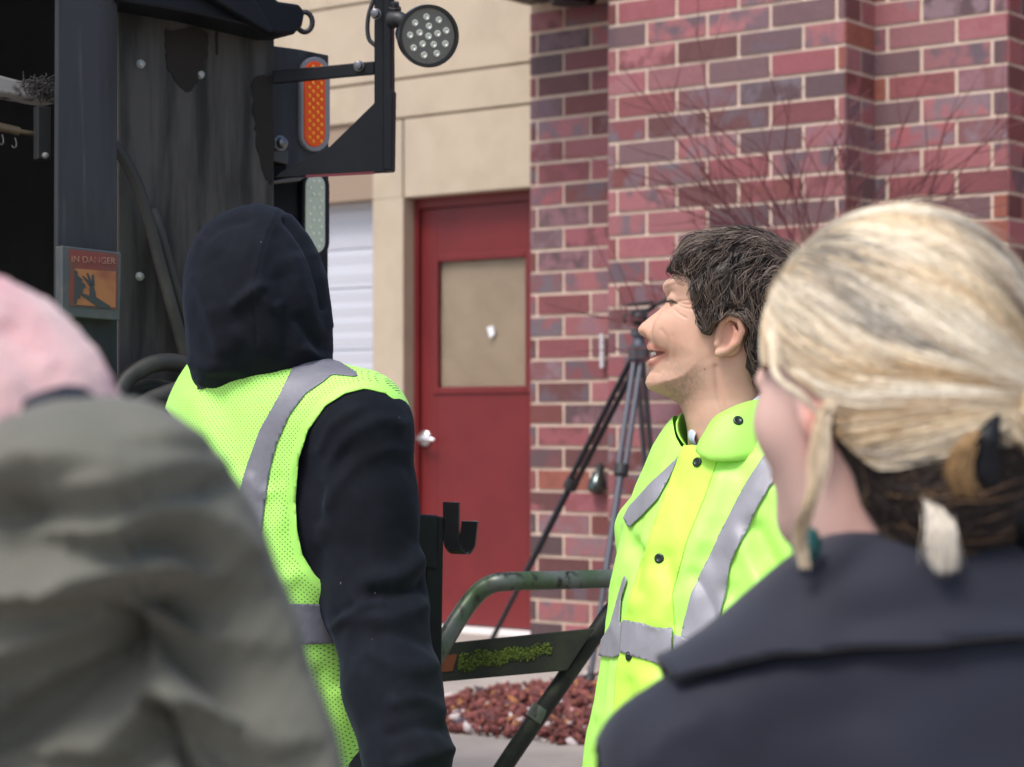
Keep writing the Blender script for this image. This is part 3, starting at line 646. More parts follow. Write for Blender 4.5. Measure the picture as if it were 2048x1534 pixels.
def line_d(Q, L):                        # distance to an open polyline
    L = np.asarray(L, float); d = np.full(len(Q), 1e18)
    for a, b in zip(L[:-1], L[1:]):
        ba = b - a; pa = Q - a; h = np.clip(pa @ ba / (ba @ ba + 1e-12), 0, 1); e = pa - h[:, None] * ba; d = np.minimum(d, (e * e).sum(1))
    return np.sqrt(d)
def nets(f, lo, hi, h):
    lo = np.asarray(lo, float); B = 8; n = (np.ceil((np.asarray(hi) - lo) / h / B).astype(int) + 1) * B
    nb = n // B; ci = np.stack(np.meshgrid(*[np.arange(q) for q in nb], indexing='ij'), -1).reshape(-1, 3)
    cd = f(lo + (ci * B + (B - 1) / 2) * h); D = np.repeat(np.repeat(np.repeat(cd.reshape(nb), B, 0), B, 1), B, 2)
    act = ci[np.abs(cd) < B * h * 1.25]
    off = np.stack(np.meshgrid(*[np.arange(B)] * 3, indexing='ij'), -1).reshape(-1, 3)
    for s in range(0, len(act), 600):
        a = act[s:s + 600]; idx = (a[:, None, :] * B + off[None]).reshape(-1, 3)
        D[idx[:, 0], idx[:, 1], idx[:, 2]] = f(lo + idx * h)
    S = D < 0; cnt = np.zeros(tuple(n - 1), np.int8)
    cor = [(a, b, c) for a in (0, 1) for b in (0, 1) for c in (0, 1)]
    for a, b, c in cor: cnt += S[a:n[0] - 1 + a, b:n[1] - 1 + b, c:n[2] - 1 + c]
    cells = np.argwhere((cnt > 0) & (cnt < 8)); idm = np.full(tuple(n - 1), -1, np.int64); idm[tuple(cells.T)] = np.arange(len(cells))
    acc = np.zeros((len(cells), 3)); num = np.zeros(len(cells))
    for p in cor:
        for ax in range(3):
            if p[ax]: continue
            q = list(p); q[ax] = 1
            dp = D[tuple((cells + p).T)]; dq = D[tuple((cells + q).T)]; m = (dp < 0) != (dq < 0)
            t = np.where(m, dp / np.where(m, dp - dq, 1), 0); pos = np.array(p, float)[None].repeat(len(cells), 0); pos[:, ax] += t
            acc += pos * m[:, None]; num += m
    V = lo + (cells + acc / np.maximum(num, 1)[:, None]) * h; F_ = []
    for ax in range(3):
        o1, o2 = (ax + 1) % 3, (ax + 2) % 3; sl = [slice(None)] * 3; sr = [slice(None)] * 3; sl[ax] = slice(0, -1); sr[ax] = slice(1, None)
        A, Bq = S[tuple(sl)], S[tuple(sr)]; e = np.argwhere(A != Bq); e = e[(e[:, o1] > 0) & (e[:, o2] > 0) & (e[:, o1] < n[o1] - 1) & (e[:, o2] < n[o2] - 1)]
        d1 = np.zeros(3, int); d1[o1] = 1; d2 = np.zeros(3, int); d2[o2] = 1
        q = np.stack([idm[tuple((e - d1 - d2).T)], idm[tuple((e - d2).T)], idm[tuple(e.T)], idm[tuple((e - d1).T)]], 1)
        fl = ~A[tuple(e.T)]; q[fl] = q[fl][:, ::-1]; F_.append(q)
    Q = np.vstack(F_); Q = Q[(Q >= 0).all(1)]
    return V, np.vstack([Q[:, [0, 1, 2]], Q[:, [0, 2, 3]]])
def normals(V, T):
    n = np.cross(V[T[:, 1]] - V[T[:, 0]], V[T[:, 2]] - V[T[:, 0]]); N_ = np.zeros_like(V)
    for k in range(3): 
        for c in range(3): N_[:, c] += np.bincount(T[:, k], n[:, c], len(V))
    return N_ / (np.linalg.norm(N_, axis=1)[:, None] + 1e-12)
def smooth(V, T, it=2, lam=.5):
    E = np.vstack([T[:, [0, 1]], T[:, [1, 2]], T[:, [2, 0]]]); E = np.vstack([E, E[:, ::-1]]); deg = np.bincount(E[:, 0], minlength=len(V))[:, None]
    for _ in range(it):
        A = np.stack([np.bincount(E[:, 0], V[E[:, 1], c], len(V)) for c in range(3)], 1); V = V + lam * (A / np.maximum(deg, 1) - V)
    return V
def clip(V, T, s):                       # keeps the part of the surface where s > 0, cut cleanly along s = 0
    ins = s > 0; c = ins[T].sum(1); new = [V]; nx = len(V); out = [T[c == 3]]; key = {}
    extra = []
    def cut(i, j):
        k = (i, j) if i < j else (j, i)
        if k not in key:
            t = s[i] / (s[i] - s[j]); extra.append(V[i] + (V[j] - V[i]) * t); key[k] = nx + len(extra) - 1
        return key[k]
    tl = []
    for tri in T[(c == 1) | (c == 2)]:
        k = ins[tri].sum()
        for r in range(3):
            a, b, d = (int(tri[(r + q) % 3]) for q in range(3))
            if k == 1 and ins[a]: tl.append((a, cut(a, b), cut(a, d))); break
            if k == 2 and not ins[a]: p, q = cut(a, b), cut(a, d); tl += [(p, b, d), (p, d, q)]; break
    if tl: out.append(np.array(tl))
    V2 = np.vstack([V] + ([np.array(extra)] if extra else [])); T2 = np.vstack(out)
    u, inv = np.unique(T2, return_inverse=True); return V2[u], inv.reshape(T2.shape)
def pj(V): return np.stack([CX + FPX * V[:, 0] / V[:, 1], HY - FPX * (V[:, 2] - CAM_Z) / V[:, 1]], 1)   # photo pixels of world points
def folds(V, T, L, kpx, front=None):     # L: (pixel polyline, height m, width m): ridges (+) and creases (-) worked into the cloth
    N_ = normals(V, T); Q = pj(V); d = np.zeros(len(V)); fr = np.ones(len(V)) if front is None else front(V, N_)
    for pts, hgt, w in L:
        pts = spline(np.array([(p[0], p[1], 0) for p in pts]), 4 * len(pts))[:, :2] if len(pts) > 2 else np.array(pts, float)
        e = line_d(Q, pts) / kpx; d += hgt * np.exp(-(e / w) ** 2) * fr
    return V + N_ * d[:, None]
facing = lambda V, N_: np.clip(-N_[:, 1] * 2.2 + .35, 0, 1)
def strands(paths, r, cols, sides=3, taper=.25):
    P = np.asarray(paths, float); S, K, _ = P.shape; r = np.broadcast_to(r, (S,)); T_ = np.gradient(P, axis=1); T_ /= np.linalg.norm(T_, axis=2)[..., None] + 1e-12
    up = np.array([.31, .52, .79]); N_ = np.cross(T_, up); N_ /= np.linalg.norm(N_, axis=2)[..., None] + 1e-12; Bn = np.cross(T_, N_)
    prof = np.interp(np.linspace(0, 1, K), [0, .15, .6, 1], [.7, 1, .9, taper]); V = np.zeros((S, K, sides, 3))
    for j in range(sides):
        a = 2 * math.pi * j / sides; V[:, :, j] = P + (N_ * math.cos(a) + Bn * math.sin(a)) * (r[:, None] * prof)[..., None]
    idx = np.arange(S * K * sides).reshape(S, K, sides); nx = np.roll(idx, -1, 2)
    Fq = np.stack([idx[:, :-1], nx[:, :-1], nx[:, 1:], idx[:, 1:]], -1).reshape(-1, 4)
    return V.reshape(-1, 3), Fq, np.repeat(np.asarray(cols), K * sides, 0)
def cam_hit(bvh, px, py):                # where a mesh is met at that place of the photo
    d = Vector(((px - CX) / FPX, 1, -(py - HY) / FPX)); d.normalize()
    h = bvh.ray_cast(Vector((0, 0, CAM_Z)), d); return (np.array(h[0]), np.array(h[1])) if h[0] else (None, None)
def legs(par, x, y, hip, face, m_t, m_s, sep=.1):
    fx, fy = face; sx, sy = -fy, fx; z0 = max(ground_z(y), 0)
    def f(P):
        d = ell(P, (x, y, hip), (.17, .15, .14), math.atan2(sy, sx))
        for s in (-1, 1): d = smin(d, chain(P, [(x + sx * sep * s, y + sy * sep * s, hip - .03), (x + sx * (sep + .01) * s + fx * .02, y + sy * (sep + .01) * s + fy * .02, z0 + (hip - z0) * .52), (x + sx * (sep + .01) * s, y + sy * (sep + .01) * s, z0 + .07)], [.1, .078, .062]), .03)
        return d
    V, T = nets(f, (x - .35, y - .35, z0 - .05), (x + .35, y + .35, hip + .2), .014); V = smooth(V, T, 2); mesh_obj("trousers", V, T, m_t, par)
    for s in (-1, 1):
        b_ = (x + sx * (sep + .01) * s, y + sy * (sep + .01) * s, z0)
        g_ = lambda P: smax(smin(caps(P, (b_[0] - fx * .05, b_[1] - fy * .05, z0 + .045), (b_[0] + fx * .15, b_[1] + fy * .15, z0 + .035), .048, .04), caps(P, (b_[0], b_[1], z0 + .06), (b_[0], b_[1], z0 + .12), .05, .05), .03), z0 + .002 - P[:, 2], .004)
        V, T = nets(g_, (b_[0] - .28, b_[1] - .28, z0 - .03), (b_[0] + .28, b_[1] + .28, z0 + .2), .01); mesh_obj("shoe", smooth(V, T, 1), T, m_s, par)
def head_local(P, o, yaw):               # x' forward, y' left, z' up about the head centre o; the face looks along (cos yaw, sin yaw)
    p = P - np.asarray(o); c, s = math.cos(yaw), math.sin(yaw); return np.stack([p[:, 0] * c + p[:, 1] * s, -p[:, 0] * s + p[:, 1] * c, p[:, 2]], 1)
def head_sdf(p):
    d = ell(p, (-.012, 0, .025), (.096, .076, .094)); d = smin(d, ell(p, (.022, 0, -.045), (.066, .060, .082)), .04)
    d = smin(d, ell(p, (.062, 0, -.103), (.026, .026, .020)), .03); d = smin(d, caps(p, (.086, 0, .005), (.108, 0, -.035), .007, .011), .014)
    for s in (-1, 1):
        d = smin(d, ell(p, (.052, s * .040, -.03), (.026, .022, .024)), .02); d = smax(d, -ell(p, (.088, s * .032, .005), (.012, .016, .010)), .012)
        d = smin(d, ell(p, (.076, s * .032, .003), (.0125, .0135, .0125)), .004)
        d = smin(d, ell(p, (-.008, s * .080, -.015), (.019, .009, .031)), .006); d = smax(d, -ell(p, (-.004, s * .089, -.010), (.010, .006, .015)), .004)
    d = smin(d, ell(p, (.078, 0, -.067), (.018, .026, .009)), .01)
    return smin(d, caps(p, (-.02, 0, -.07), (-.035, 0, -.20), .056, .062), .03)
skin = lambda name, c: mat(name, c, .5, spec=.35, attr="Col", sss=.12, bmp=(420, .12, .001))

# ================================================================== HOODED WORKER
wk = thing("person", "person seen from behind in a black hood and a lime mesh safety vest", "person", (W(520, 1500, 3.48)[0], 3.48, 0))
kW = FPX / 3.45
SL, SM, SR = W(415, 868, 3.72), W(500, 806, 3.50), W(712, 850, 3.37); RZ = math.atan2(SR[1] - SL[1], SR[0] - SL[0])
RARM = WL([(722, 866, 3.36), (728, 1010, 3.36), (752, 1200, 3.34), (785, 1380, 3.26), (815, 1515, 3.2), (822, 1600, 3.17)], 3.36); RR = [.082, .082, .077, .073, .063, .05]
LARM = WL([(410, 872, 3.73), (360, 1060, 3.80), (350, 1260, 3.78), (380, 1500, 3.66)], 3.6)
def w_torso(P):
    d = ell(P, W(497, 1120, 3.50), (.212, .14, .37), RZ); d = smin(d, ell(P, W(525, 1560, 3.5), (.195, .145, .32), RZ), .08)
    return smin(d, chain(P, [SL, SM, SR], [.074, .085, .080]), .06)
def w_hoodie(P):
    d = w_torso(P); d = smin(d, chain(P, RARM, RR, .03), .035); d = smin(d, chain(P, LARM, [.08, .08, .074, .06], .03), .035)
    return d
HOODP = [((x - 515) / kW, (600 - y) / kW) for x, y in [(384, 757), (374, 690), (367, 610), (368, 560), (374, 517), (385, 487), (411, 452), (449, 425), (493, 411), (521, 408), (553, 416), (582, 433), (614, 470), (636, 509), (652, 558), (660, 610), (666, 656), (666, 709), (658, 735), (640, 775), (560, 800), (440, 800), (395, 785)]]
def w_hood(P):
    p = P - W(515, 600, 3.45); return (np.sqrt((np.maximum(.118 - poly_sd(p[:, [0, 2]], HOODP), 0) / .118) ** 2 + (p[:, 1] / np.interp(p[:, 2], [-.2, -.1, 0, .1], [.10, .12, .135, .12])) ** 2) - 1) * .10
lo, hi = (-.80, 3.0, .62), (.02, 4.0, 1.62)
V, T = nets(w_hoodie, lo, hi, .006); V = smooth(V, T, 2)
V = folds(V, T, [([(655, 1010), (700, 940), (770, 900), (815, 905)], .004, .010), ([(650, 960), (690, 880), (760, 840), (805, 850)], .0045, .010), ([(640, 1040), (650, 960), (690, 905)], -.005, .010), ([(640, 900), (665, 850), (720, 815)], .004, .008),
    ([(838, 1120), (800, 1150), (740, 1160)], .008, .016), ([(845, 1170), (800, 1185), (750, 1190)], -.010, .012), ([(845, 1215), (790, 1235), (690, 1240)], .007, .014), ([(672, 1250), (720, 1215), (760, 1205)], .006, .009), ([(676, 1230), (700, 1215)], -.006, .008),
    ([(860, 1290), (810, 1270), (760, 1265)], -.006, .012), ([(868, 1330), (820, 1340), (740, 1310)], .006, .014), ([(885, 1425), (840, 1400), (790, 1405)], .008, .014), ([(890, 1460), (840, 1450), (780, 1470)], -.007, .012), ([(900, 1500), (860, 1510), (800, 1530)], .008, .012),
    ([(835, 1060), (815, 1000), (800, 950)], .003, .012), ([(640, 1080), (655, 1000), (660, 930)], .004, .012), ([(840, 1135), (835, 1100)], .004, .014)], kW, facing)
V += normals(V, T) * (fbm(V, 22, 3) * .0014)[:, None]
black_jersey = mat("black_jersey", (.0044, .0056, .0092), .85, spec=.16, sheen=.05, bmp=(900, .25, .001), var=((.007, .0085, .0135), 30, .45, .7))
_m = black_jersey.node_tree; _b = _m.nodes["Principled BSDF"]; _b.inputs["Sheen Tint"].default_value = (.5, .65, 1, 1)
_v = _m.nodes.new("ShaderNodeTexVoronoi"); _v.inputs["Scale"].default_value = 26; _tc = _m.nodes.new("ShaderNodeTexCoord"); _mp = _m.nodes.new("ShaderNodeMapping"); _mp.inputs["Scale"].default_value = (1, 1, .55); _m.links.new(_tc.outputs["Object"], _mp.inputs[0]); _m.links.new(_mp.outputs[0], _v.inputs["Vector"])
_old = _b.inputs["Base Color"].links[0].from_socket; _m.links.new(mix(_m.nodes, _m.links, ramp(_m.nodes, _m.links, _v.outputs["Distance"], .034, .022), _old, (.12, .12, .13)), _b.inputs["Base Color"])
mesh_obj("hoodie", V, T, black_jersey, wk)
V, T = nets(w_hood, (-.58, 3.25, 1.42), (-.25, 3.68, 1.86), .0035); V = smooth(V, T, 3)
HF = [([(562, 414), (545, 450), (532, 480), (519, 530), (508, 575), (504, 600), (509, 640), (512, 690)], -.0016, .0016), ([(562, 414), (545, 450), (532, 480), (519, 530), (508, 575), (504, 600)], .0022, .010),
    ([(470, 610), (495, 590), (520, 575)], .0055, .010), ([(440, 620), (460, 660), (470, 720)], .003, .016), ([(430, 520), (450, 590), (470, 640)], -.004, .016), ([(395, 560), (420, 620), (440, 700)], .004, .014),
    ([(600, 640), (640, 690), (662, 700)], -.006, .011), ([(612, 700), (640, 715), (664, 722)], .005, .010), ([(590, 520), (615, 600), (630, 660)], .0045, .012), ([(560, 560), (575, 640), (570, 700)], -.004, .014),
    ([(582, 432), (614, 470), (636, 509), (652, 558), (659, 613), (664, 650)], .0045, .007), ([(570, 440), (600, 478), (622, 520), (638, 570), (645, 615)], -.0045, .005), ([(400, 480), (430, 450), (480, 425)], .0035, .008), ([(415, 475), (450, 450), (500, 440)], -.003, .007),
    ([(385, 720), (420, 735), (480, 740)], .004, .012), ([(530, 600), (545, 615), (560, 610)], .003, .008)]
V = folds(V, T, [(a_, h_ * 1.5, w_) for a_, h_, w_ in HF], kW, facing); V += normals(V, T) * (fbm(V, 26, 3) * .0014)[:, None]
# the hood opens towards the front
fc = V - W(575, 610, 3.62); s_ = np.linalg.norm(fc / np.array([.085, .12, .115]), axis=1) - 1
V, T = clip(V, T, s_); hood = mesh_obj("hood", V, T, black_jersey, wk); solid(hood, .004, -1)
HP = [(x, y) for x, y in ((474, 412), (484, 408), (494, 410), (486, 414))]
# vest: the torso surface 12 mm out, cut by neck, armholes and hem
V, T = nets(lambda P: w_torso(P) - .012, lo, hi, .006); V = smooth(V, T, 2)
N_ = normals(V, T); V += N_ * (fbm(V, 9, 2) * .005 * np.clip((1.25 - V[:, 2]) * 3, .1, 1))[:, None]
V = folds(V, T, [([(640, 1180), (600, 1150), (560, 1165)], .006, .016), ([(560, 960), (575, 1000), (590, 1010)], -.004, .012), ([(500, 960), (520, 985), (545, 985)], .004, .010), ([(680, 1390), (700, 1440), (740, 1520)], .008, .014), ([(640, 1350), (660, 1440), (690, 1534)], -.007, .014), ([(430, 790), (460, 850), (470, 930)], -.005, .022), ([(390, 800), (420, 870), (440, 950)], .005, .02),
    ([(600, 900), (575, 960), (560, 1050)], .003, .012)], kW, facing)
HOLE = np.array([(812, 868), (802, 812), (772, 786), (730, 776), (690, 786), (650, 811), (615, 861), (597, 920), (591, 1000), (594, 1060), (605, 1110), (630, 1150), (668, 1186), (720, 1200), (800, 1120), (880, 1000), (880, 880)], float)
HOLEL = HOLE * np.array([-.45, 1]) + np.array([640, 30])
def vest_s(V):
    Q = pj(V); s = np.minimum(-poly_sd(Q, HOLE) / kW, -poly_sd(Q, HOLEL) / kW)
    neck = np.linalg.norm((V - W(512, 735, 3.50)) / np.array([1, 1, .8]), axis=1) - .088
    return np.minimum(np.minimum(s, neck), V[:, 2] - .80)
Vv, Tv = clip(V, T, vest_s(V)); trim = np.minimum(-poly_sd(pj(Vv), HOLE), -poly_sd(pj(Vv), HOLEL)) / kW
LIME = (.44, .90, .15)
m, N, L, b = nt("lime_mesh_fabric"); tc = N.new("ShaderNodeTexCoord"); mp = N.new("ShaderNodeMapping"); mp.inputs["Rotation"].default_value = (0, 0, math.radians(22)); L.new(tc.outputs["Object"], mp.inputs[0]); sx = N.new("ShaderNodeSeparateXYZ"); L.new(mp.outputs[0], sx.inputs[0])
def mth(op, a, b_=None):
    q = N.new("ShaderNodeMath"); q.operation = op
    for i, v in enumerate((a, b_)):
        if v is None: continue
        if hasattr(v, 'is_linked'): L.new(v, q.inputs[i])
        else: q.inputs[i].default_value = v
    return q.outputs[0]
cu = mth('COSINE', mth('MULTIPLY', sx.outputs[0], 2 * math.pi / .0072)); cv_ = mth('COSINE', mth('MULTIPLY', sx.outputs[2], 2 * math.pi / .0076)); dots = ramp(N, L, mth('MULTIPLY', cu, cv_), .58, .82)
at = N.new("ShaderNodeAttribute"); at.attribute_name = "trim"; inn = ramp(N, L, at.outputs["Fac"], .0125, .0135)
tn_ = noise_node(N, L, 5, 3)
L.new(mix(N, L, mth('MULTIPLY', dots, inn), LIME, (.05, .12, .02)), b.inputs["Base Color"]); b.inputs["Roughness"].default_value = .7; b.inputs["Sheen Weight"].default_value = .15
hh = mth('ADD', mth('MULTIPLY', dots, -.4), mth('MULTIPLY', mth('LESS_THAN', at.outputs["Fac"], .013), 1.)); bump(N, L, b, hh, .5, .0015)
vest = mesh_obj("safety_vest", Vv, Tv, m, wk, attrs={"trim": trim}); solid(vest, .002, -1)
TAPE = [[(596, 715), (560, 790), (520, 860), (495, 930), (475, 1000), (458, 1100), (440, 1400), (500, 1400), (512, 1180), (522, 1070), (530, 1010), (540, 940), (555, 885), (580, 830), (612, 788), (648, 764), (664, 750), (716, 755), (712, 745), (660, 715), (620, 705)],
        [(100, 1206), (580, 1207), (900, 1213), (900, 1284), (605, 1288), (100, 1288)]]
tapem = mat("silver_tape", (.185, .185, .215), .5, .1, .3, var=((.15, .15, .175), 14, .4, .65), bmp=(45, .35, .004), var2=((.215, .215, .24), 40, .6, .75))
def tape_of(V, T, s, off, name, par):
    a, t_ = clip(V, T, s); a = a + normals(a, t_) * off; return solid(mesh_obj(name, a, t_, tapem, par), .0012, 0)
Q = pj(Vv)
tape_of(Vv, Tv, poly_sd(Q, TAPE[0]), .0016, "reflective_tape", vest); tape_of(Vv, Tv, poly_sd(Q, TAPE[1]), .0022, "reflective_tape", vest)
bv = BVHTree.FromPolygons([tuple(v) for v in Vv], [tuple(t) for t in Tv])
lb = MB(); h_, n_ = cam_hit(bv, 413, 768)
if h_ is not None:
    lb.prism([h_ + np.array(q) + n_ * .004 for q in ((-.011, 0, .008), (.012, 0, .011), (.010, 0, -.006), (-.013, 0, -.010))], n_, .002); lb.build("neck_label", mat("black_label", (.015, .015, .015), .5), vest)
skm = skin("skin", (.6, .36, .26)); hpos = W(522, 620, 3.47)
V, T = nets(lambda P: np.minimum(head_sdf(head_local(P, hpos, math.radians(52)) * 1.12) / 1.12, smin(chain(P, [RARM[-2], RARM[-1], RARM[-1] + (.005, .0, -.05)], [.03, .032, .03]), np.minimum.reduce([chain(P, [RARM[-1] + (x, .02 - abs(x) * .3, -.05), RARM[-1] + (x * 1.2, .03, -.05 - l * .6), RARM[-1] + (x * 1.1, .055, -.05 - l)], [.0095, .009, .0075]) for x, l in ((-.03, .055), (-.011, .085), (.009, .09), (.027, .08), (.042, .06))]), .01)), (-.6, 2.9, .60), (.02, 3.75, 1.8), .006)
V = smooth(V, T, 1); mesh_obj("body", V, T, skm, wk, attrs={"Col": np.tile((.6, .36, .26), (len(V), 1))})
navyt = mat("dark_trousers", (.02, .022, .03), .8); shoe = mat("dark_boot", (.02, .018, .016), .5)
legs(wk, W(525, 1560, 3.5)[0], 3.5, .92, (.45, .89), navyt, shoe)
# ================================================================== MAN IN THE YELLOW RAIN JACKET
mn = thing("person", "smiling dark haired person in a neon yellow rain jacket looking up past the tripod", "person", (W(1440, 1534, 3.0)[0], 3.0, 0))
KM = FPX / 3.0; YAW = math.radians(13); cy, sy_ = math.cos(YAW), math.sin(YAW); HO = W(1455, 690, 3.0)
def hm(px, py, b=0.):                    # head point: photo pixel of the face's own mid plane, b metres to the near side
    return np.array([(px - 1455) / KM / cy, -b, (690 - py) / KM])
def hw(P):                               # world -> head frame (x' backwards, y' away from the viewer, z' up)
    p = P - HO; return np.stack([p[:, 0] * cy - p[:, 1] * sy_, p[:, 0] * sy_ + p[:, 1] * cy, p[:, 2]], 1)
def hw_inv(p): p = np.atleast_2d(p); return np.stack([p[:, 0] * cy + p[:, 1] * sy_, -p[:, 0] * sy_ + p[:, 1] * cy, p[:, 2]], 1) + HO
PROF = [(1362, 530), (1346, 553), (1338, 570), (1339, 590), (1341, 608), (1331, 636), (1317, 664), (1308, 680), (1305, 696), (1307, 715), (1306, 738), (1296, 754), (1293, 766), (1299, 778), (1320, 787), (1344, 797), (1362, 811), (1374, 832), (1385, 862), (1396, 930), (1545, 950), (1530, 830), (1545, 780), (1572, 730), (1590, 680), (1597, 620), (1590, 565), (1568, 522), (1530, 493), (1475, 480), (1415, 488), (1382, 505)]
NOSEM = np.array([hm(*q_)[[0, 2]] for q_ in [(1350, 590), (1341, 600), (1332, 609), (1318, 620), (1300, 634), (1285, 646), (1278, 656), (1280, 665), (1289, 672), (1303, 677), (1320, 678), (1334, 668), (1352, 630)]])
PROFM = np.array([hm(*p)[[0, 2]] for p in PROF])
def inflate(p, poly, S, Wd):
    s = poly_sd(p[:, [0, 2]], poly); u = np.maximum(S - s, 0) / S; return (np.sqrt(u * u + (p[:, 1] / Wd) ** 2) - 1) * min(S, .07)
def man_head(P):
    p = hw(P); c = p[:, 2]; Wd = np.interp(c, [-.2, -.12, -.08, -.03, .02, .08, .16], [.066, .06, .060, .069, .073, .077, .076])
    q = p.copy(); q[:, 0] -= np.interp(c, [-.12, -.08, -.02, .03, .08, .13], [7, 11, 13, 7, 3, 3]) * np.clip((-p[:, 0] - .02) / .06, 0, 1) * p[:, 1] ** 2
    d = inflate(q, PROFM, .062, Wd)
    n_ = inflate(p, NOSEM, .013, np.interp(p[:, 2], [hm(0, 672)[2], hm(0, 655)[2], hm(0, 630)[2], hm(0, 600)[2]], [.0125, .0135, .0105, .0075]))
    for s in (-1, 1):
        n_ = smin(n_, ell(p, hm(1314, 664, .0138 * s), (.0135, .0082, .0098)), .006)
        d = smin(d, ell(p, hm(1356, 662, .041 * s), (.029, .018, .027)), .034)
        d = smin(d, caps(p, hm(1342, 573, .004 * s), hm(1359, 570, .036 * s), .0075, .007), .012)
        d = smax(d, -ell(p, hm(1345, 602, .032 * s), (.010, .014, .0075)), .012)
        d = smin(d, ell(p, hm(1361, 600, .032 * s), (.0125, .0130, .0112)), .004)
    d = smin(d, n_, .013)
    for s in (-1, 1): d = smax(d, -ell(p, hm(1305, 672, .0078 * s), (.0075, .0036, .0042)), .003)
    # open smile
    d = smin(d, chain(p, [hm(1338, 703, -.033), hm(1312, 696, -.016), hm(1304, 692, 0), hm(1312, 696, .016), hm(1338, 703, .033)], [.003, .0056, .006, .0056, .003]), .006)
    d = smin(d, chain(p, [hm(1339, 707, -.032), hm(1313, 722, -.016), hm(1305, 727, 0), hm(1313, 722, .016), hm(1339, 707, .032)], [.003, .006, .0066, .006, .003]), .006)
    d = smax(d, -chain(p, [hm(1336, 704, -.032), hm(1309, 708, -.016), hm(1300, 709, 0), hm(1309, 708, .016), hm(1336, 704, .032)], [.0014, .0048, .0054, .0048, .0014]), .002)
    # ear with helix, bowl, tragus and lobe
    for s in (-1, 1):
        e = ell(p, hm(1471, 676, .0765 * s), (.021, .006, .029))
        e = smin(e, chain(p, [hm(1452, 672, .080 * s), hm(1458, 650, .084 * s), hm(1476, 639, .089 * s), hm(1494, 648, .093 * s), hm(1499, 668, .093 * s), hm(1490, 688, .090 * s), hm(1470, 704, .085 * s), hm(1452, 710, .081 * s)], [.004, .0045, .005, .005, .0048, .0045, .0055, .006]), .006)
        e = smin(e, chain(p, [hm(1480, 658, .086 * s), hm(1485, 670, .088 * s), hm(1480, 686, .086 * s), hm(1467, 697, .083 * s)], [.003, .0038, .0038, .003]), .005)
        e = smax(e, -chain(p, [hm(1474, 657, .092 * s), hm(1469, 672, .090 * s), hm(1463, 688, .088 * s)], [.0055, .0075, .0065]), .004)
        e = smin(e, caps(p, hm(1452, 680, .079 * s), hm(1449, 692, .081 * s), .0042, .005), .004); d = smin(d, e, .004)
    return smin(d, chain(P, [W(1470, 850, 3.0), W(1470, 1000, 3.01)], [.058, .07]), .03)
V, T = nets(man_head, W(1225, 980, 2.84), (W(1660, 420, 3.1)[0], 3.16, W(0, 430, 3.0)[2]), .0014); V = smooth(V, T, 4, .45)
V = folds(V, T, [([(1353, 608), (1370, 616), (1392, 620)], -.0011, .0016), ([(1354, 605), (1372, 609), (1394, 608)], -.0011, .0016), ([(1354, 601), (1372, 601), (1390, 596)], -.0009, .0015), ([(1346, 616), (1358, 628), (1372, 636)], -.0011, .0018), 
    ([(1323, 660), (1333, 676), (1338, 700), (1336, 722)], -.0011, .0032), ([(1346, 672), (1352, 695), (1350, 725)], -.0006, .0034), ([(1340, 600), (1348, 604), (1360, 603)], -.0012, .0014), ([(1432, 735), (1438, 790), (1452, 835)], -.003, .005), ([(1300, 744), (1316, 745)], -.0012, .003)], KM, facing)
p = hw(V); Q = pj(V); near = np.clip(-p[:, 1] * 60, 0, 1); col = np.tile(np.array((.585, .365, .26)), (len(V), 1))
def tint(mask, c): 
    global col
    col = col * (1 - mask[:, None]) + np.array(c) * mask[:, None]
g2 = lambda x, y, rx, ry: np.exp(-((Q[:, 0] - x) / rx) ** 2 - ((Q[:, 1] - y) / ry) ** 2)
tint(np.clip(g2(1345, 668, 38, 32) * .35 + g2(1288, 660, 22, 20) * .3, 0, .6), (.60, .29, .20)); tint(g2(1470, 670, 28, 40) * .6, (.62, .27, .19))
st_ = np.clip(poly_sd(Q, [(1290, 735), (1335, 725), (1350, 715), (1400, 700), (1432, 700), (1425, 770), (1400, 830), (1360, 850), (1290, 790)]) / 45, 0, 1) * .5 * (1 + .55 * fbm(V, 300, 2)) + .05 * fbm(V, 90, 2); tint(np.clip(st_, 0, .7), (.22, .165, .115))
tint(np.clip(g2(1305, 684, 10, 8) * .25, 0, 1), (.3, .2, .14))
lip = np.clip(1.6 - np.minimum(line_d(Q, [(1297, 692), (1306, 693), (1330, 702)]), line_d(Q, [(1297, 726), (1308, 726), (1331, 708)])) / 5.0, 0, 1); tint(lip * .75, (.50, .19, .15))
tint(np.clip(1.5 - line_d(Q, [(1333, 603), (1342, 602), (1353, 606)]) / 2.5, 0, 1) * .95, (.04, .03, .025)); tint(np.clip(1.5 - line_d(Q, [(1331, 574), (1338, 570), (1352, 566), (1366, 570)]) / 3.2, 0, 1) * .5, (.16, .09, .06))
tint(np.clip(1.5 - line_d(Q, [(1409, 738), (1410, 738.5)]) / 1.5, 0, 1) * .8, (.10, .05, .04)); tint(np.clip(poly_sd(Q, [(1299, 699), (1331, 702), (1331, 707), (1301, 719)]) / 2, 0, 1), (.16, .045, .04))
tint(np.clip(1.4 - line_d(Q, [(1336, 604.5), (1342, 604)]) / 1.3, 0, 1) * .7, (.75, .72, .70)); tint(np.clip(.5 * fbm(V, 120, 3), 0, .12), (.62, .25, .18))
mesh_obj("body", V, T, skin("face_skin", (.6, .36, .25)), mn, attrs={"Col": col})
bvf = BVHTree.FromPolygons([tuple(v) for v in V], [tuple(t) for t in T]); bw_ = []; rq = np.random.default_rng(8)
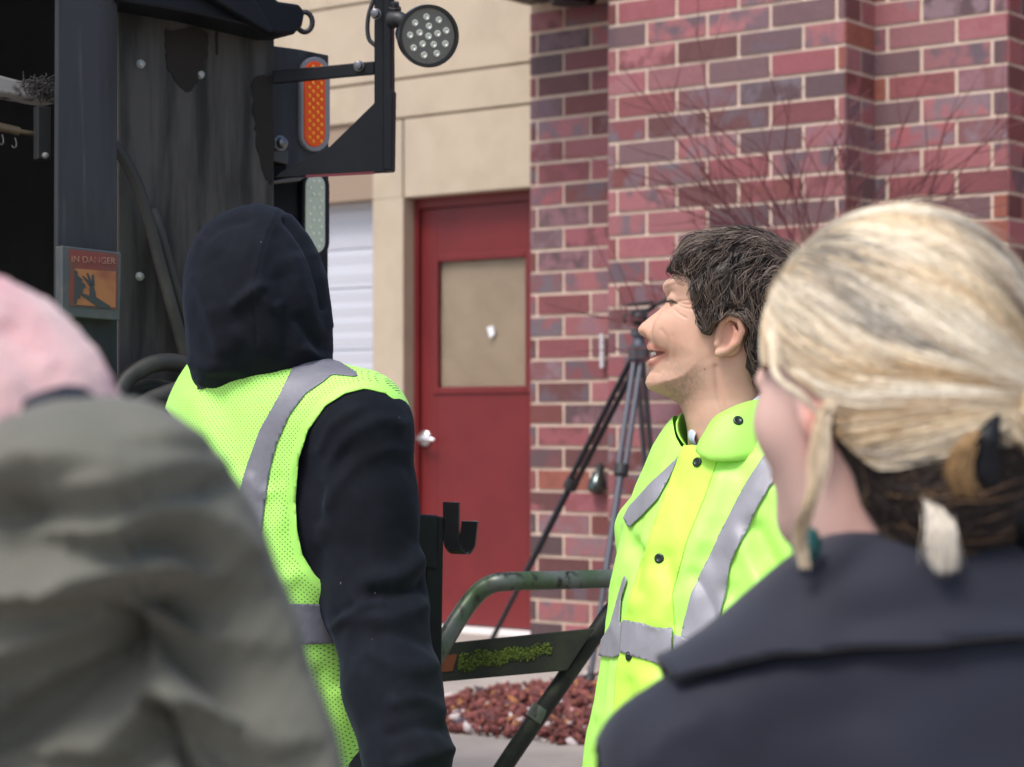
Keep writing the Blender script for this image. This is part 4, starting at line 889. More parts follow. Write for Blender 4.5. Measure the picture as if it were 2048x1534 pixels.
for k in range(26):
    u = rq.random(); h_, n_ = cam_hit(bvf, 1335 + 17 * u, 602 + 2.5 * u)
    if h_ is None: continue
    bw_.append(spline([h_, h_ + n_ * .003 + (-.001, 0, -.001), h_ + n_ * .0055 + (-.002, 0, .0005)], 5))
BROW = (bw_,)
def teeth(P): p = hw(P); return smax(ell(p, hm(1341, 706, 0), (.0262, .0275, .0092)), -(p[:, 2] - hm(0, 713)[2]), .002)
V, T = nets(teeth, HO + (-.13, -.05, -.04), HO + (-.055, .05, .012), .0012); mesh_obj("teeth", smooth(V, T, 1), T, mat("teeth", (.80, .75, .66), .3), mn)
# ---- hair: a dark cap and locks that sweep round the side of the head
CAPP = np.array([hm(*q)[[0, 2]] for q in [(1360, 540), (1368, 512), (1384, 490), (1412, 478), (1470, 470), (1515, 474), (1556, 494), (1592, 524), (1613, 570), (1617, 640), (1602, 705), (1574, 765), (1540, 800), (1500, 800), (1480, 700), (1420, 700), (1380, 640), (1370, 560)]])
REG = [(1340, 546), (1362, 500), (1400, 440), (1700, 430), (1700, 800), (1520, 790), (1506, 770), (1494, 735), (1490, 690), (1493, 650), (1478, 632), (1454, 632), (1436, 648), (1424, 668), (1404, 664), (1396, 640), (1390, 612), (1384, 585), (1383, 562), (1372, 548)]
def hair_f(P):
    p = hw(P); return smin(inflate(p, CAPP, .075, np.full(len(p), .084)), man_head(P) - .005, .01)
V, T = nets(hair_f, W(1300, 830, 2.85), (W(1680, 420, 3.1)[0], 3.16, W(0, 430, 3.0)[2]), .004); V = smooth(V, T, 2)
bump_ = fbm(V * np.array([1, 1, 1]), 38, 2) * .004; V = V + normals(V, T) * bump_[:, None]
def refl(Q):  return Q
V, T = clip(V, T, poly_sd(pj(V), REG) / KM + fbm(V, 70, 2) * .0035); N_ = normals(V, T)
hairm = mat("brown_hair", (.05, .03, .02), .42, spec=.5, attr="Col"); cap_ = mesh_obj("hair", V, T, hairm, mn, attrs={"Col": np.tile((.030, .021, .016), (len(V), 1))})
def grow(V, T, n, steps, seglen, flow, lift, wave, jit, rng, sel=None, hug=1.0):
    bvh = BVHTree.FromPolygons([tuple(v) for v in V], [tuple(t) for t in T]); tri = V[T]; ar = np.linalg.norm(np.cross(tri[:, 1] - tri[:, 0], tri[:, 2] - tri[:, 0]), axis=1)
    if sel is not None: ar = ar * sel(tri.mean(1))
    pk = rng.choice(len(T), n, p=ar / ar.sum()); w_ = rng.dirichlet((1, 1, 1), n); R = (tri[pk] * w_[:, :, None]).sum(1); out = np.zeros((n, steps, 3))
    seg = seglen * rng.uniform(.6, 1.25, n); ph = fbm(R, 28, 2) * 3; lf = lift * rng.uniform(.3, 1.5, n); jj = rng.normal(size=(n, 3)) * jit
    for i in range(n):
        q = R[i].copy()
        for k in range(steps):
            h = bvh.find_nearest(Vector(q)); nn = np.array(h[1]); t = k / (steps - 1)
            if hug: q = np.array(h[0]) * hug + q * (1 - hug) + nn * 0
            out[i, k] = q + nn * (lf[i] * (t ** .8) * (1 - .3 * t) + .0006)
            d = flow(q) + jj[i]; d = d - nn * d.dot(nn) * hug; d /= np.linalg.norm(d) + 1e-9
            d = d + np.cross(nn, d) * wave * math.sin(ph[i] * 2 + t * 5.5); q = q + d / np.linalg.norm(d) * seg[i]
    return out, R
a, f_, c_ = strands(BROW[0], .00042, np.array((.055, .036, .026)) * np.ones((len(BROW[0]), 1))); mesh_obj("eyelashes", a, f_, hairm, mn, attrs={"Col": c_})
rg = np.random.default_rng(5)
def mflow(q):
    x, y = CX + FPX * q[0] / q[1], HY - FPX * (q[2] - CAM_Z) / q[1]; dx, dy = x - 1545, y - 600
    v = np.array([dy, 0, dx]) / 80.; v[0] += .15 * (y > 640); v[2] -= .35; return v
paths, R = grow(V, T, 3800, 10, .0072, mflow, .015, .65, .10, rg)
REGX = np.array(REG, float); cen_ = np.array((1500, 560.))
for i in range(len(paths)):
    s_ = poly_sd(pj(paths[i]), REGX); k = np.argmax((s_ < -7) & ((paths[i, :, 1] < 3.02) & (pj(paths[i])[:, 1] > 585) | (pj(paths[i])[:, 0] < 1362) & (pj(paths[i])[:, 1] > 500)))
    if k > 0: paths[i] = spline(paths[i, :k + 1] if k > 1 else paths[i, :2], paths.shape[1])
sh_ = np.clip(.42 + .75 * fbm(R, 75, 2), 0, 1) ** 1.2 * rg.uniform(.5, 1.4, len(R)); cols = np.array((.026, .018, .0135)) + sh_[:, None] * np.array((.20, .145, .112))
a, f_, c_ = strands(paths, rg.uniform(.0005, .0011, len(paths)), cols); mesh_obj("hair_locks", a, f_, hairm, cap_, attrs={"Col": c_})
# fringe curls that stand off the forehead
fp = []
for k in range(110):
    u = rg.random(); p0 = np.array((1370 + 38 * u, 520 - 26 * u)) + rg.normal(size=2) * 5; L_ = [p0, p0 + (-14 - 8 * rg.random(), -6 + 8 * rg.random()), p0 + (-24 - 8 * rg.random(), 8 + 10 * rg.random()), p0 + (-20 + 12 * rg.random(), 22 + 14 * rg.random()), p0 + (-6 + 16 * rg.random(), 24 + 14 * rg.random())]
    sc_f = .45 + .75 * rg.random() * (1 - .5 * u); y_ = 3.0 + rg.uniform(-.055, .03); fp.append(spline([W(*(p0 + (q_ - p0) * sc_f), y_) for q_ in L_], 10))
a, f_, c_ = strands(fp, rg.uniform(.0004, .0008, len(fp)), np.array((.04, .028, .02)) * rg.uniform(.5, 1.9, (len(fp), 1))); mesh_obj("fringe", a, f_, hairm, cap_, attrs={"Col": c_})
# ---- jacket
JF = np.array([-.8, -.6]); JS = np.array([.6, -.8]); RJ = math.atan2(JS[1], JS[0])
def j_body(P):
    d = ell(P, W(1468, 1120, 3.0), (.185, .122, .25), RJ); d = smin(d, ell(P, W(1436, 1480, 2.99), (.20, .15, .33), RJ), .1); d = smin(d, ell(P, W(1425, 1800, 3.0), (.215, .17, .34), RJ), .1)
    d = smin(d, chain(P, [W(1320, 1054, 3.14), W(1415, 968, 3.06), W(1480, 965, 2.99), W(1592, 1030, 2.89)], [.054, .048, .052, .068]), .05)
    return smin(d, ell(P, W(1470, 935, 3.005), (.068, .098, .075)), .03)
def j_all(P):
    d = j_body(P); d = smin(d, chain(P, WL([(1594, 1040), (1606, 1250, 2.84), (1570, 1480, 2.74), (1500, 1640, 2.7)], 2.89), [.074, .074, .066, .055], .03), .04)
    return smin(d, chain(P, WL([(1316, 1062), (1312, 1250, 3.22), (1290, 1480, 3.15), (1250, 1640, 3.0)], 3.15), [.056, .066, .06, .05], .03), .03)
V, T = nets(j_all, W(1130, 2140, 2.55), (W(1780, 860, 3.3)[0], 3.42, W(0, 880, 3.0)[2]), .0062); V = smooth(V, T, 2)
JFOLD = [([(1508, 1062), (1530, 1110), (1562, 1165), (1610, 1225)], -.016, .016), ([(1485, 1075), (1505, 1130), (1530, 1190), (1560, 1250)], .010, .018), ([(1460, 1180), (1490, 1250), (1530, 1300)], -.006, .016), ([(1450, 1230), (1490, 1300), (1500, 1330)], .006, .012),
    ([(1330, 1000), (1310, 1060), (1285, 1110), (1275, 1200)], .007, .018), ([(1266, 1090), (1280, 1120), (1275, 1180)], -.010, .012), ([(1440, 960), (1400, 1060), (1370, 1130)], .005, .018), ([(1480, 950), (1450, 1030), (1420, 1110)], -.005, .016), ([(1335, 1115), (1345, 1170), (1348, 1250)], -.006, .012), ([(1310, 1160), (1330, 1200), (1320, 1240)], .005, .014),
    ([(1390, 1150), (1420, 1200), (1440, 1240)], -.005, .010), ([(1300, 1370), (1310, 1430), (1300, 1534)], .007, .02), ([(1260, 1370), (1250, 1450), (1240, 1534)], -.007, .014), ([(1400, 885), (1440, 895), (1500, 890)], -.006, .010), ([(1330, 1340), (1370, 1420), (1380, 1500)], -.006, .02), ([(1262, 1105), (1255, 1090), (1246, 1062)], -.006, .010)]
V = folds(V, T, JFOLD, KM, facing); N_ = normals(V, T); V += N_ * (fbm(V, 8, 3) * .0035 + np.abs(fbm(V + 3, 16, 2)) * -.0034 - np.abs(fbm(V * np.array([1, 1, .6]) + 9, 34, 2)) * .0014)[:, None]
V, T = clip(V, T, np.maximum(W(0, 893, 3.0)[2] - V[:, 2], (np.linalg.norm((V - W(1474, 880, 3.005))[:, :2] / np.array([.092, .122]), axis=1) - 1) * .1)); V, T = clip(V, T, V[:, 2] - .62)
YEL = (.46, .90, .15)
def yellow(name, c):
    m = mat(name, c, .5, spec=.35, bmp=(24, .30, .006)); b = m.node_tree.nodes["Principled BSDF"]; return m
yel = yellow("neon_yellow_coating", YEL)
jk = mesh_obj("rain_jacket", V, T, yel, mn); Q = pj(V); fr = normals(V, T)[:, 1] < .25
EDGE = [(1376, 884), (1345, 960), (1303, 1080), (1270, 1180), (1254, 1240), (1247, 1305), (1238, 1345), (1224, 1534), (1215, 1700)]; INN = [(1345, 1700), (1345, 1534), (1350, 1345), (1350, 1258), (1345, 1190), (1375, 1080), (1412, 990), (1440, 905), (1420, 880)]
def sub(s, off, name, m_, par, th=.0012):
    a, t_ = clip(V, T, np.where(fr, s, -1.)); a = a + normals(a, t_) * off; return solid(mesh_obj(name, a, t_, m_, par), th, 0), a, t_
colm = yellow("neon_yellow_collar", YEL); _t = colm.node_tree; _tr = _t.nodes.new("ShaderNodeBsdfTranslucent"); _tr.inputs[0].default_value = (.62, .95, .12, 1); _mx = _t.nodes.new("ShaderNodeMixShader"); _mx.inputs[0].default_value = .16
_t.links.new(_t.nodes["Principled BSDF"].outputs[0], _mx.inputs[1]); _t.links.new(_tr.outputs[0], _mx.inputs[2]); _t.links.new(_mx.outputs[0], _t.nodes["Material Output"].inputs[0])
yel2 = yellow("neon_yellow_placket", (.53, .91, .10))
pa, pt = clip(V, T, np.where(fr, poly_sd(Q, EDGE + INN), -1.)); pa = pa + normals(pa, pt) * (.0008 + .0042 * np.clip(line_d(pj(pa), INN[2:]) / 38, 0, 1))[:, None]
plk = solid(mesh_obj("placket", pa, pt, yel2, jk), .0015, 0)
jtape = mat("jacket_tape", (.30, .295, .325), .5, .1, var=((.25, .245, .27), 12, .4, .65), bmp=(30, .3, .004))
tapem = jtape
def jt(poly, off, n="reflective_tape"):
    a, t_ = clip(V, T, np.where(fr, poly_sd(Q, poly), -1.)); a = a + normals(a, t_) * off; return solid(mesh_obj(n, a, t_, jtape, jk), .0012, 0)
jt([(1528, 915), (1520, 930), (1489, 980), (1448, 1058), (1408, 1139), (1384, 1190), (1364, 1277), (1431, 1293), (1452, 1190), (1462, 1132), (1475, 1102), (1509, 1030), (1540, 976), (1560, 950), (1600, 880)], .0040)
jt([(1253, 1239), (1300, 1248), (1350, 1260), (1350, 1336), (1300, 1320), (1265, 1311), (1248, 1306)], .0075)
jt([(1351, 1270), (1431, 1294), (1503, 1315), (1700, 1370), (1700, 1460), (1470, 1385), (1385, 1358), (1351, 1350)], .0048)
jt([(1362, 913), (1345, 930), (1303, 970), (1262, 1015), (1251, 1038), (1262, 1056), (1285, 1035), (1318, 1000), (1345, 950)], .0036)
jt([(1253, 1150), (1240, 1195), (1225, 1250), (1190, 1310), (1230, 1316), (1247, 1308), (1253, 1245), (1243, 1248), (1246, 1200), (1258, 1160)], .0036)
bv = BVHTree.FromPolygons([tuple(v) for v in pa], [tuple(t) for t in pt]); bvj = BVHTree.FromPolygons([tuple(v) for v in V], [tuple(t) for t in T])
snapm = mat("dark_snap", (.012, .022, .014), .35, .3)
def snap(px, py, b_=bv, par=jk):
    h_, n_ = cam_hit(b_, px, py)
    if h_ is None: return
    s = MB(); s.lathe(h_ + n_ * .0008, n_, [(0, .0072), (.0016, .0070), (.0024, .0058), (.0024, .0040), (.0018, .0032)], 18); s.build("snap", snapm, par, True)
for x, y in ((1395, 925), (1319, 1117), (1259, 1312), (1230, 1516)): snap(x, y)
# collar flaps standing round the neck
def strip(name, top, bot, m_, par, off=.0025, n=60):
    a, b_ = spline(WL(top, 3), n), spline(WL(bot, 3), n); k = 7; G = []
    for i in range(n):
        for j in range(k + 1):
            u = j / k; q = a[i] * (1 - u) + b_[i] * u; o_ = (q - W(1455, 850, 3.01)) * np.array([1, 1, 0]); o_ /= np.linalg.norm(o_); G.append(q + o_ * .006 * math.sin(u * math.pi))
    F_ = np.array([(i * (k + 1) + j, i * (k + 1) + j + 1, (i + 1) * (k + 1) + j + 1, (i + 1) * (k + 1) + j) for i in range(n - 1) for j in range(k)])
    return solid(mesh_obj(name, G, F_, m_, par), off, 0), G, F_
co, cg, cf = strip("collar", [(1412, 862, 2.925), (1422, 843, 2.918), (1442, 826, 2.912), (1484, 807, 2.915), (1526, 797, 2.935), (1566, 792, 2.99), (1560, 790, 3.07), (1500, 792, 3.10), (1440, 800, 3.10), (1390, 816, 3.07), (1364, 826, 3.035), (1353, 845, 2.985)],
    [(1392, 902, 2.905), (1402, 912, 2.892), (1430, 922, 2.880), (1484, 920, 2.876), (1545, 908, 2.90), (1602, 900, 2.99), (1590, 900, 3.10), (1500, 900, 3.14), (1415, 900, 3.13), (1382, 896, 3.07), (1374, 896, 3.015), (1377, 898, 2.965)], colm, jk, .002)
bvc = BVHTree.FromPolygons([tuple(v) for v in cg], [tuple(t) for t in cf]); snap(1476, 842, bvc)
strip("shirt_collar", [(1425, 858, 2.940), (1450, 838, 2.930), (1490, 812, 2.928), (1530, 783, 2.945), (1562, 778, 2.99), (1550, 778, 3.06), (1480, 790, 3.085), (1410, 810, 3.07), (1384, 850, 3.0), (1392, 866, 2.96)],
    [(1420, 905, 2.94), (1450, 905, 2.93), (1490, 895, 2.93), (1530, 880, 2.945), (1560, 870, 2.99), (1550, 870, 3.06), (1480, 870, 3.085), (1410, 880, 3.07), (1386, 890, 3.0), (1394, 893, 2.96)], mat("pale_blue_shirt", (.50, .55, .68), .7), mn, .002)
legs(mn, W(1440, 1800, 3.0)[0], 3.0, .92, (-.8, -.6), mat("grey_trousers", (.05, .05, .055), .8), mat("brown_shoe", (.05, .03, .02), .5))
# ================================================================== BLONDE WOMAN, near the lens
wm = thing("person", "person with a clipped blonde updo and dark navy coat, seen from behind", "person", (W(1800, 1800, 1.5)[0], 1.5, 0))
YB = 1.5; KB = FPX / YB; HB = W(1764, 766, YB); YWB = math.pi - math.radians(49)
def hb_(P): return head_local(P, HB, YWB)
def wom(P):
    p = hb_(P); d = head_sdf(p); return smin(d, chain(P, [W(1745, 1040, 1.5), W(1800, 1330, 1.51)], [.046, .050]), .02)
V, T = nets(wom, W(1440, 1400, 1.34), (W(2100, 350, 1.6)[0], 1.70, W(0, 370, 1.5)[2]), .0035); V = smooth(V, T, 2); Q = pj(V)
col = np.tile(np.array((.65, .42, .355)), (len(V), 1)); earm = np.exp(-((Q[:, 0] - 1630) / 26) ** 2 - ((Q[:, 1] - 850) / 75) ** 2)[:, None]; col = col * (1 - .65 * earm) + np.array((.60, .17, .11)) * .65 * earm
nk = np.clip((Q[:, 0] - 1640) / 60, 0, 1)[:, None] * np.clip((Q[:, 1] - 880) / 40, 0, 1)[:, None]; col = col * (1 - .4 * nk) + np.array((.40, .19, .14)) * .4 * nk  # neck skin darkened below the hair: shade put into the colour
mesh_obj("body", V, T, skin("fair_skin", (.6, .36, .28)), wm, attrs={"Col": col})
BUN = W(2024, 800, 1.46)
def mass(P):
    p = hb_(P); d = ell(p, (-.016, .002, .028), (.103, .086, .096)); d = smin(d, ell(p, (-.045, 0, -.045), (.075, .076, .065)), .05); return smin(d, caps(P, W(1950, 790, 1.48), BUN, .05, .03), .05)
V, T = nets(mass, W(1420, 1100, 1.33), (W(2160, 340, 1.7)[0], 1.76, W(0, 340, 1.5)[2]), .005); V = smooth(V, T, 2)
p = hb_(V); Q = pj(V); hl = p[:, 0] - .055 - .35 * np.maximum(p[:, 2] - .03, 0)                                # face side of the hairline
LOW = [(1400, 300), (2300, 300), (2300, 860), (1962, 862), (1940, 890), (1890, 922), (1790, 946), (1735, 930), (1690, 890), (1655, 838), (1625, 775), (1570, 735), (1500, 735)]
blm = mat("blonde_hair", (.6, .45, .28), .5, spec=.35, attr="Col")
BL1, BL2, BL3, DK = np.array((.94, .87, .73)), np.array((.82, .66, .44)), np.array((.48, .30, .13)), np.array((.085, .078, .09))
AXB = (BUN - HB) / np.linalg.norm(BUN - HB); E1 = np.cross(AXB, [0, 0, 1.]); E1 /= np.linalg.norm(E1); E2 = np.cross(E1, AXB)
def streak(R, f, o):                     # long streaks that run into the bun
    q = R - HB; u = q - (q @ AXB)[:, None] * AXB; u /= np.linalg.norm(u, axis=1)[:, None] + 1e-9
    return vnoise(np.stack([u @ E1 * f + o, u @ E2 * f, (q @ AXB) * 9], 1)) + .6 * vnoise(np.stack([u @ E1 * f * 2.7 + o, u @ E2 * f * 2.7 + 7, (q @ AXB) * 14], 1))
def bcol(R, rg):
    q = pj(R); n_ = streak(R, 7, 0); c = BL1 + (BL2 - BL1) * np.clip(.30 + n_ * 1.15, 0, 1)[:, None]
    b3 = np.clip(streak(R, 11, 5) * 1.7 - .35, 0, .95)[:, None]; c = c * (1 - b3) + BL3 * b3
    dk = np.clip(1.5 - line_d(q, [(1635, 480), (1660, 560), (1690, 610), (1750, 640)]) / 27, 0, 1) + .85 * np.clip(1.4 - line_d(q, [(1900, 410), (1960, 480), (2010, 600), (2030, 690)]) / 34, 0, 1) + .75 * np.clip(1.4 - line_d(q, [(1850, 400), (1900, 480), (1930, 540)]) / 13, 0, 1) + .6 * np.clip(1.4 - line_d(q, [(1545, 660), (1590, 560), (1660, 470)]) / 12, 0, 1) + .6 * np.clip(1.3 - line_d(q, [(1680, 840), (1740, 890), (1800, 905)]) / 14, 0, 1)
    dk = np.clip(dk * (.75 + .6 * streak(R, 16, 9)) + .45 * np.clip(streak(R, 14, 3) - .35, 0, 1), 0, 1)[:, None] * .92; return (c * (1 - dk) + DK * dk) * rg.uniform(.88, 1.08, (len(R), 1))
Vc, Tc = clip(V, T, np.minimum(poly_sd(Q, LOW) / KB + fbm(V, 60, 2) * .004, .06 - hl)); rb = np.random.default_rng(3)
hc = mesh_obj("hair", Vc, Tc, blm, wm, attrs={"Col": bcol(Vc, rb) * .9})
def bflow(q):
    d = BUN - q; return d / np.linalg.norm(d)
paths, R = grow(Vc, Tc, 6500, 12, .0098, bflow, .0030, .05, .035, rb, sel=lambda c: 1.0 * (c[:, 1] < 1.62) + .15)
a, f_, c_ = strands(paths, rb.uniform(.0003, .0007, len(paths)), bcol(paths[:, 4], rb)); mesh_obj("hair_strands", a, f_, blm, hc, attrs={"Col": c_})
paths, R = grow(Vc, Tc, 170, 10, .0085, bflow, .011, .3, .25, rb, sel=lambda c: 1.0 * (c[:, 2] > HB[2] + .03))
a, f_, c_ = strands(paths, .00033, bcol(R, rb)); mesh_obj("stray_hair", a, f_, blm, hc, attrs={"Col": c_})
# dark nape hair drawn up to the clip, shade under the updo mixed into its colour
LOW2 = [(1640, 780), (1700, 880), (1790, 930), (2300, 850), (2300, 1100), (1960, 1100), (1850, 1095), (1770, 1080), (1722, 1010), (1706, 950), (1670, 890)]
def mass2(P): return np.minimum(wom(P) - .006, ell(hb_(P), (-.06, 0, -.055), (.066, .07, .075)))
V2, T2 = nets(mass2, W(1560, 1180, 1.36), (W(2160, 800, 1.7)[0], 1.76, W(0, 800, 1.5)[2]), .005); V2 = smooth(V2, T2, 2); V2, T2 = clip(V2, T2, poly_sd(pj(V2), LOW2) / KB)
nape = mesh_obj("nape_hair", V2, T2, blm, hc, attrs={"Col": np.tile((.028, .018, .014), (len(V2), 1))})
paths, R = grow(V2, T2, 900, 9, .009, lambda q: (W(1985, 900, 1.47) - q) / np.linalg.norm(W(1985, 900, 1.47) - q), .004, .15, .12, rb)
a, f_, c_ = strands(paths, .0007, np.where(rb.random((900, 1)) < .12, (.22, .13, .07), (.03, .02, .016)) * rb.uniform(.6, 1.5, (900, 1))); mesh_obj("nape_strands", a, f_, blm, hc, attrs={"Col": c_})
def locks(name, mid, n, spread, r, cA, taper=.2, par=hc, spread2=1.):
    P_ = []; 
    for k in range(n):
        o = rb.normal(size=3) * spread; pts = []
        for i, q in enumerate(mid): pts.append(W(*q) + o * np.array([1, .6, .4]) * q_w(i, len(mid)) * (1 + (spread2 - 1) * i / len(mid)) + rb.normal(size=3) * spread * .25)
        P_.append(spline(pts, 14))
    a, f_, c_ = strands(P_, r, np.array(cA) * rb.uniform(.7, 1.15, (n, 1)), taper=taper); mesh_obj(name, a, f_, blm, par, attrs={"Col": c_})
q_w = lambda i, m: .45 + .75 * min(i, m - 1 - i * .5) / m
locks("side_lock", [(1668, 800, 1.405), (1650, 850, 1.395), (1645, 930, 1.39), (1618, 1010, 1.39), (1600, 1065, 1.40), (1612, 1135, 1.40)], 110, .0026, .00045, (.78, .64, .46))
locks("side_wisp", [(1662, 800, 1.405), (1640, 840, 1.395), (1628, 920, 1.39), (1622, 1000, 1.388), (1606, 1050, 1.395), (1596, 1100, 1.40)], 45, .0030, .0004, (.70, .55, .37))
locks("face_lock", [(1548, 640, 1.45), (1545, 720, 1.43), (1560, 760, 1.415), (1600, 790, 1.40), (1640, 830, 1.40)], 40, .0016, .0004, (.85, .75, .58))
locks("pale_tuft", [(1850, 990, 1.40), (1872, 1020, 1.395), (1884, 1060, 1.39), (1886, 1100, 1.39), (1892, 1140, 1.39)], 240, .0042, .0004, (.88, .80, .68), .08, spread2=1.7)
locks("tuft_root", [(1970, 1010, 1.42), (1910, 995, 1.405), (1865, 985, 1.40), (1840, 975, 1.40)], 90, .004, .0007, (.50, .32, .14))
locks("twisted_lock", [(2000, 850, 1.40), (1945, 875, 1.385), (1916, 925, 1.38), (1924, 975, 1.385), (1955, 1010, 1.40)], 200, .0042, .0006, (.42, .26, .12))
def bunf(P): return smin(ell(P, W(2060, 838, 1.425), (.040, .034, .030)), caps(P, W(2000, 815, 1.44), W(2070, 790, 1.44), .024, .02), .02)
Vb, Tb = nets(bunf, W(1900, 1020, 1.36), (W(2300, 700, 1.5)[0], 1.56, W(0, 680, 1.5)[2]), .005)
bb_ = mesh_obj("bun", smooth(Vb, Tb, 2), Tb, blm, hc, attrs={"Col": bcol(Vb, rb)})
paths, R = grow(Vb, Tb, 700, 10, .008, lambda q: np.cross((q - W(2060, 838, 1.425)), np.array([.25, -1, .2])) / .05, .004, .1, .1, rb); a, f_, c_ = strands(paths, .0009, bcol(R, rb)); mesh_obj("bun_strands", a, f_, blm, bb_, attrs={"Col": c_})
def clipf(P):
    d = ell(P, W(2110, 1020, 1.43), (.036, .022, .036))
    for L_ in ([(1992, 826, 1.392), (1975, 880, 1.385), (1966, 940, 1.392), (1990, 1000, 1.41), (2060, 1030, 1.42)],):
        d = smin(d, chain(P, WL(L_, 1.5), np.linspace(.0045, .0135, len(L_)), .01), .012)
    return d
Vk, Tk = nets(clipf, W(1900, 1130, 1.34), (W(2260, 780, 1.5)[0], 1.52, W(0, 780, 1.45)[2]), .004); mesh_obj("hair_clip", smooth(Vk, Tk, 1), Tk, mat("black_claw_clip", (.008, .009, .012), .5, spec=.2), hc)
er = MB(); er.lathe(W(1612, 1050, 1.42), (0, 0, -1), [(0, .002), (.004, .008), (.014, .011), (.022, .008), (.026, .002)], 14); er.build("earring", mat("teal_drop", (.01, .09, .085), .3), wm, True)
# ---- coat with a broad collar lying over the shoulders
def coat(P):
    d = chain(P, WL([(1352, 1545, 1.42), (1480, 1448, 1.43), (1600, 1378, 1.45), (1715, 1278, 1.46), (1800, 1240, 1.465), (1930, 1245, 1.47), (2120, 1330, 1.56), (2320, 1520, 1.58)], 1.5), [.054, .051, .050, .052, .058, .062, .058, .058], .02)
    d = smin(d, ell(P, W(1830, 1830, 1.51), (.20, .135, .26), .1), .06); d = smin(d, chain(P, WL([(1362, 1560, 1.42), (1330, 1900, 1.44), (1340, 2300, 1.42)], 1.42), [.056, .058, .05]), .03); d = smin(d, chain(P, WL([(2320, 1540, 1.58), (2360, 2000, 1.6), (2340, 2400, 1.55)], 1.6), [.056, .058, .05]), .03)
    return smin(d, ell(P, (W(1830, 0, 1.5)[0], 1.51, .92), (.20, .15, .35)), .1)
V, T = nets(coat, (W(1180, 0, 1.45)[0], 1.2, .60), (W(2480, 0, 1.6)[0], 1.78, W(0, 1010, 1.5)[2]), .008); V = smooth(V, T, 3)
V = folds(V, T, [([(1290, 1534), (1330, 1470), (1400, 1440)], .005, .012), ([(1500, 1534), (1560, 1460), (1700, 1420)], -.004, .02), ([(1800, 1534), (1900, 1440), (2048, 1400)], .004, .03), ([(1600, 1180), (1680, 1160), (1800, 1180)], .003, .02), ([(1700, 1260), (1850, 1215), (2000, 1230)], -.006, .02)], KB, facing)
navy = mat("navy_wool", (.0125, .0145, .027), .7, spec=.25, sheen=.22, bmp=(500, .35, .001), var=((.010, .011, .020), 7, .4, .65)); ct = mesh_obj("coat", V, T, navy, wm); Q = pj(V)
s = poly_sd(Q, [(1360, 1385), (1420, 1362), (1560, 1326), (1800, 1303), (2048, 1284), (2500, 1270), (2500, 900), (1100, 900), (1300, 1300)]) / KB
a, t_ = clip(V, T, s); sd_ = clip(np.hstack([V, s[:, None]]), T, s)[0][:, 3]; a = a + normals(a, t_) * (.003 + .0065 * np.exp(-np.maximum(sd_, 0) / .03))[:, None]; solid(mesh_obj("coat_collar", a, t_, navy, ct), .005, 1)
legs(wm, W(1830, 0, 1.5)[0], 1.51, .80, (-.5, .86), navy, shoe, .08)

# ================================================================== PINK KNIT HAT AND OLIVE JACKET, nearest the lens
ol = thing("person", "person in a pink knit hat and crumpled olive grey jacket, nearest the camera", "person", (W(-100, 1600, 1.08)[0], 1.1, 0))
KO = FPX / 1.0
def oj(P):
    d = chain(P, WL([(226, 1042), (298, 1262), (392, 1600), (440, 2050, 1.0), (380, 2500, .95)], 1.05), [.0535, .067, .071, .066, .055], .03)
    d = smin(d, chain(P, WL([(226, 1042), (135, 1035, 1.06), (0, 1080, 1.08), (-160, 1140, 1.1), (-420, 1200, 1.14), (-650, 1300, 1.18)], 1.05), [.053, .053, .056, .058, .056, .06]), .05)
    d = smin(d, ell(P, W(-180, 1700, 1.12), (.165, .12, .21), -.15), .06); d = smin(d, ell(P, (W(-180, 0, 1.12)[0], 1.13, .93), (.17, .13, .32), -.15), .08)
    return smin(d, chain(P, WL([(-650, 1320, 1.18), (-700, 1900, 1.2), (-680, 2400, 1.15)], 1.18), [.06, .06, .05]), .03)
V, T = nets(oj, (-.62, .84, .58), (.0, 1.36, 1.52), .0042); V = smooth(V, T, 2)
D_, R_ = -1, 1
# folds: the cloth bulges above each line and tucks in under it (pixel line, bulge, tuck, width above, width below)
OF = [([(40, 985), (111, 990), (200, 1002), (330, 968), (400, 955)], .006, .012, .03, .03), ([(255, 1075), (300, 1052), (350, 1040), (410, 1042), (455, 1062), (510, 1115)], .009, .020, .03, .035),
    ([(130, 1215), (160, 1186), (240, 1166), (360, 1150), (500, 1158), (560, 1175)], .012, .030, .035, .04), ([(280, 1222), (380, 1238), (500, 1272), (640, 1330)], .010, .024, .022, .04),
    ([(-80, 1370), (-10, 1330), (72, 1288), (160, 1240)], .010, .024, .03, .022), ([(-80, 1470), (0, 1395), (60, 1352), (120, 1300)], .006, .030, .02, .03), ([(130, 1540), (200, 1480), (258, 1436), (300, 1428)], .010, .022, .03, .03),
    ([(300, 1492), (350, 1482), (410, 1500)], .006, .018, .018, .02), ([(372, 1446), (450, 1472), (560, 1518)], .008, .024, .02, .016), ([(440, 1424), (520, 1444), (610, 1482)], .008, .024, .02, .014), ([(-20, 1010), (20, 965), (60, 945)], .006, .014, .02, .02), ([(420, 905), (450, 960), (480, 1010)], .003, .006, .03, .03)]
N_ = normals(V, T); Q = pj(V); dsp = np.zeros(len(V)); fr_ = np.clip(-N_[:, 1] * 2.4 - .45, 0, 1)
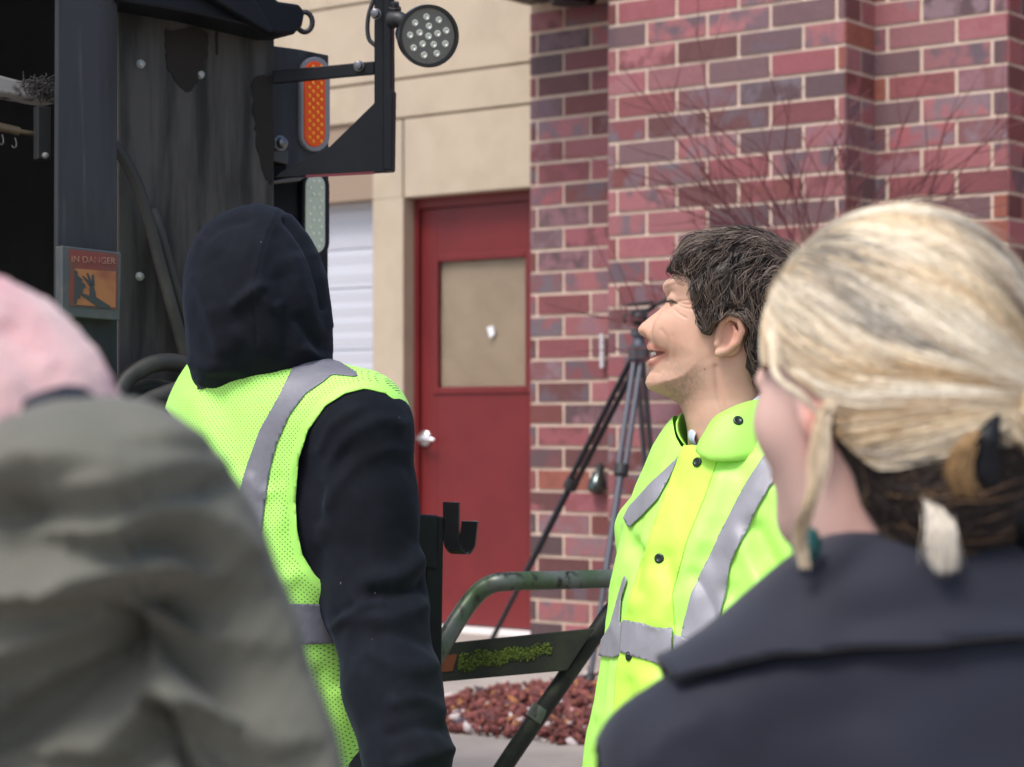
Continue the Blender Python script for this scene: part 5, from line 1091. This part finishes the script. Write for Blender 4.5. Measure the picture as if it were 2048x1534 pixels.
for L_, A_, B_, wu, wd in OF:
    c_ = spline(np.array([(x, y, 0) for x, y in L_]), 24)[:, :2]; ds = line_d(Q, c_) / KO; yl = np.interp(Q[:, 0], c_[:, 0], c_[:, 1]); below = Q[:, 1] > yl
    tt = np.where(below, ds, -ds); u_ = 1 / (1 + np.exp(-tt / .0016)); dsp += fr_ * ((1 - u_) * A_ * 1.35 * np.exp(-ds / wu) - u_ * B_ * 1.75 * np.exp(-ds / wd))
V = V + N_ * dsp[:, None]
V += normals(V, T) * (fbm(V, 14, 3) * .003 - np.abs(fbm(V + 4, 20, 2)) * .004)[:, None]
V = smooth(V, T, 1)
olm = mat("olive_cotton", (.130, .129, .106), .8, spec=.2, sheen=.1, bmp=(700, .3, .001), var=((.114, .113, .092), 12, .4, .65)); oo = mesh_obj("jacket", V, T, olm, ol)
nb = MB(); nb.tube(spline(WL([(-330, 1040, 1.16), (-180, 960, 1.13), (-20, 888, 1.075), (60, 846, 1.06), (118, 822, 1.065), (158, 818, 1.10), (200, 840, 1.18)], 1.1), 30), .0125, 14); nb.build("inner_collar", mat("navy_knit", (.010, .012, .022), .8), ol, True)
HH = W(-118, 905, 1.13)
V, T = nets(lambda P: head_sdf(head_local(P, HH + (-.005, 0, -.02), math.radians(100)) / .84) * .84, HH - (.15, .16, .25), HH + (.15, .18, .16), .006); mesh_obj("body", smooth(V, T, 1), T, skm, ol, attrs={"Col": np.tile((.6, .36, .27), (len(V), 1))})
def hat(P): return smax(ell(P, HH + (0, .0, .0), (.1005, .105, .098)), -(P[:, 2] - HH[2] + .06), .02)
V, T = nets(hat, HH - (.13, .13, .1), HH + (.13, .13, .13), .004); V = smooth(V, T, 2); V += normals(V, T) * (fbm(V, 18, 2) * .004 + fbm(V, 160, 2) * .0012)[:, None]
V = folds(V, T, [([(20, 660), (60, 700), (70, 760)], -.004, .012), ([(100, 720), (160, 760), (190, 800)], .003, .014)], FPX / 1.06, facing)
mesh_obj("knit_hat", V, T, mat("pink_knit", (.66, .41, .40), .95, spec=.1, sheen=.5, var=((.62, .29, .31), 14, .50, .68), bmp=(260, .8, .003)), ol)
legs(ol, W(-180, 0, 1.12)[0], 1.13, .80, (.1, .99), navyt, shoe, .08)
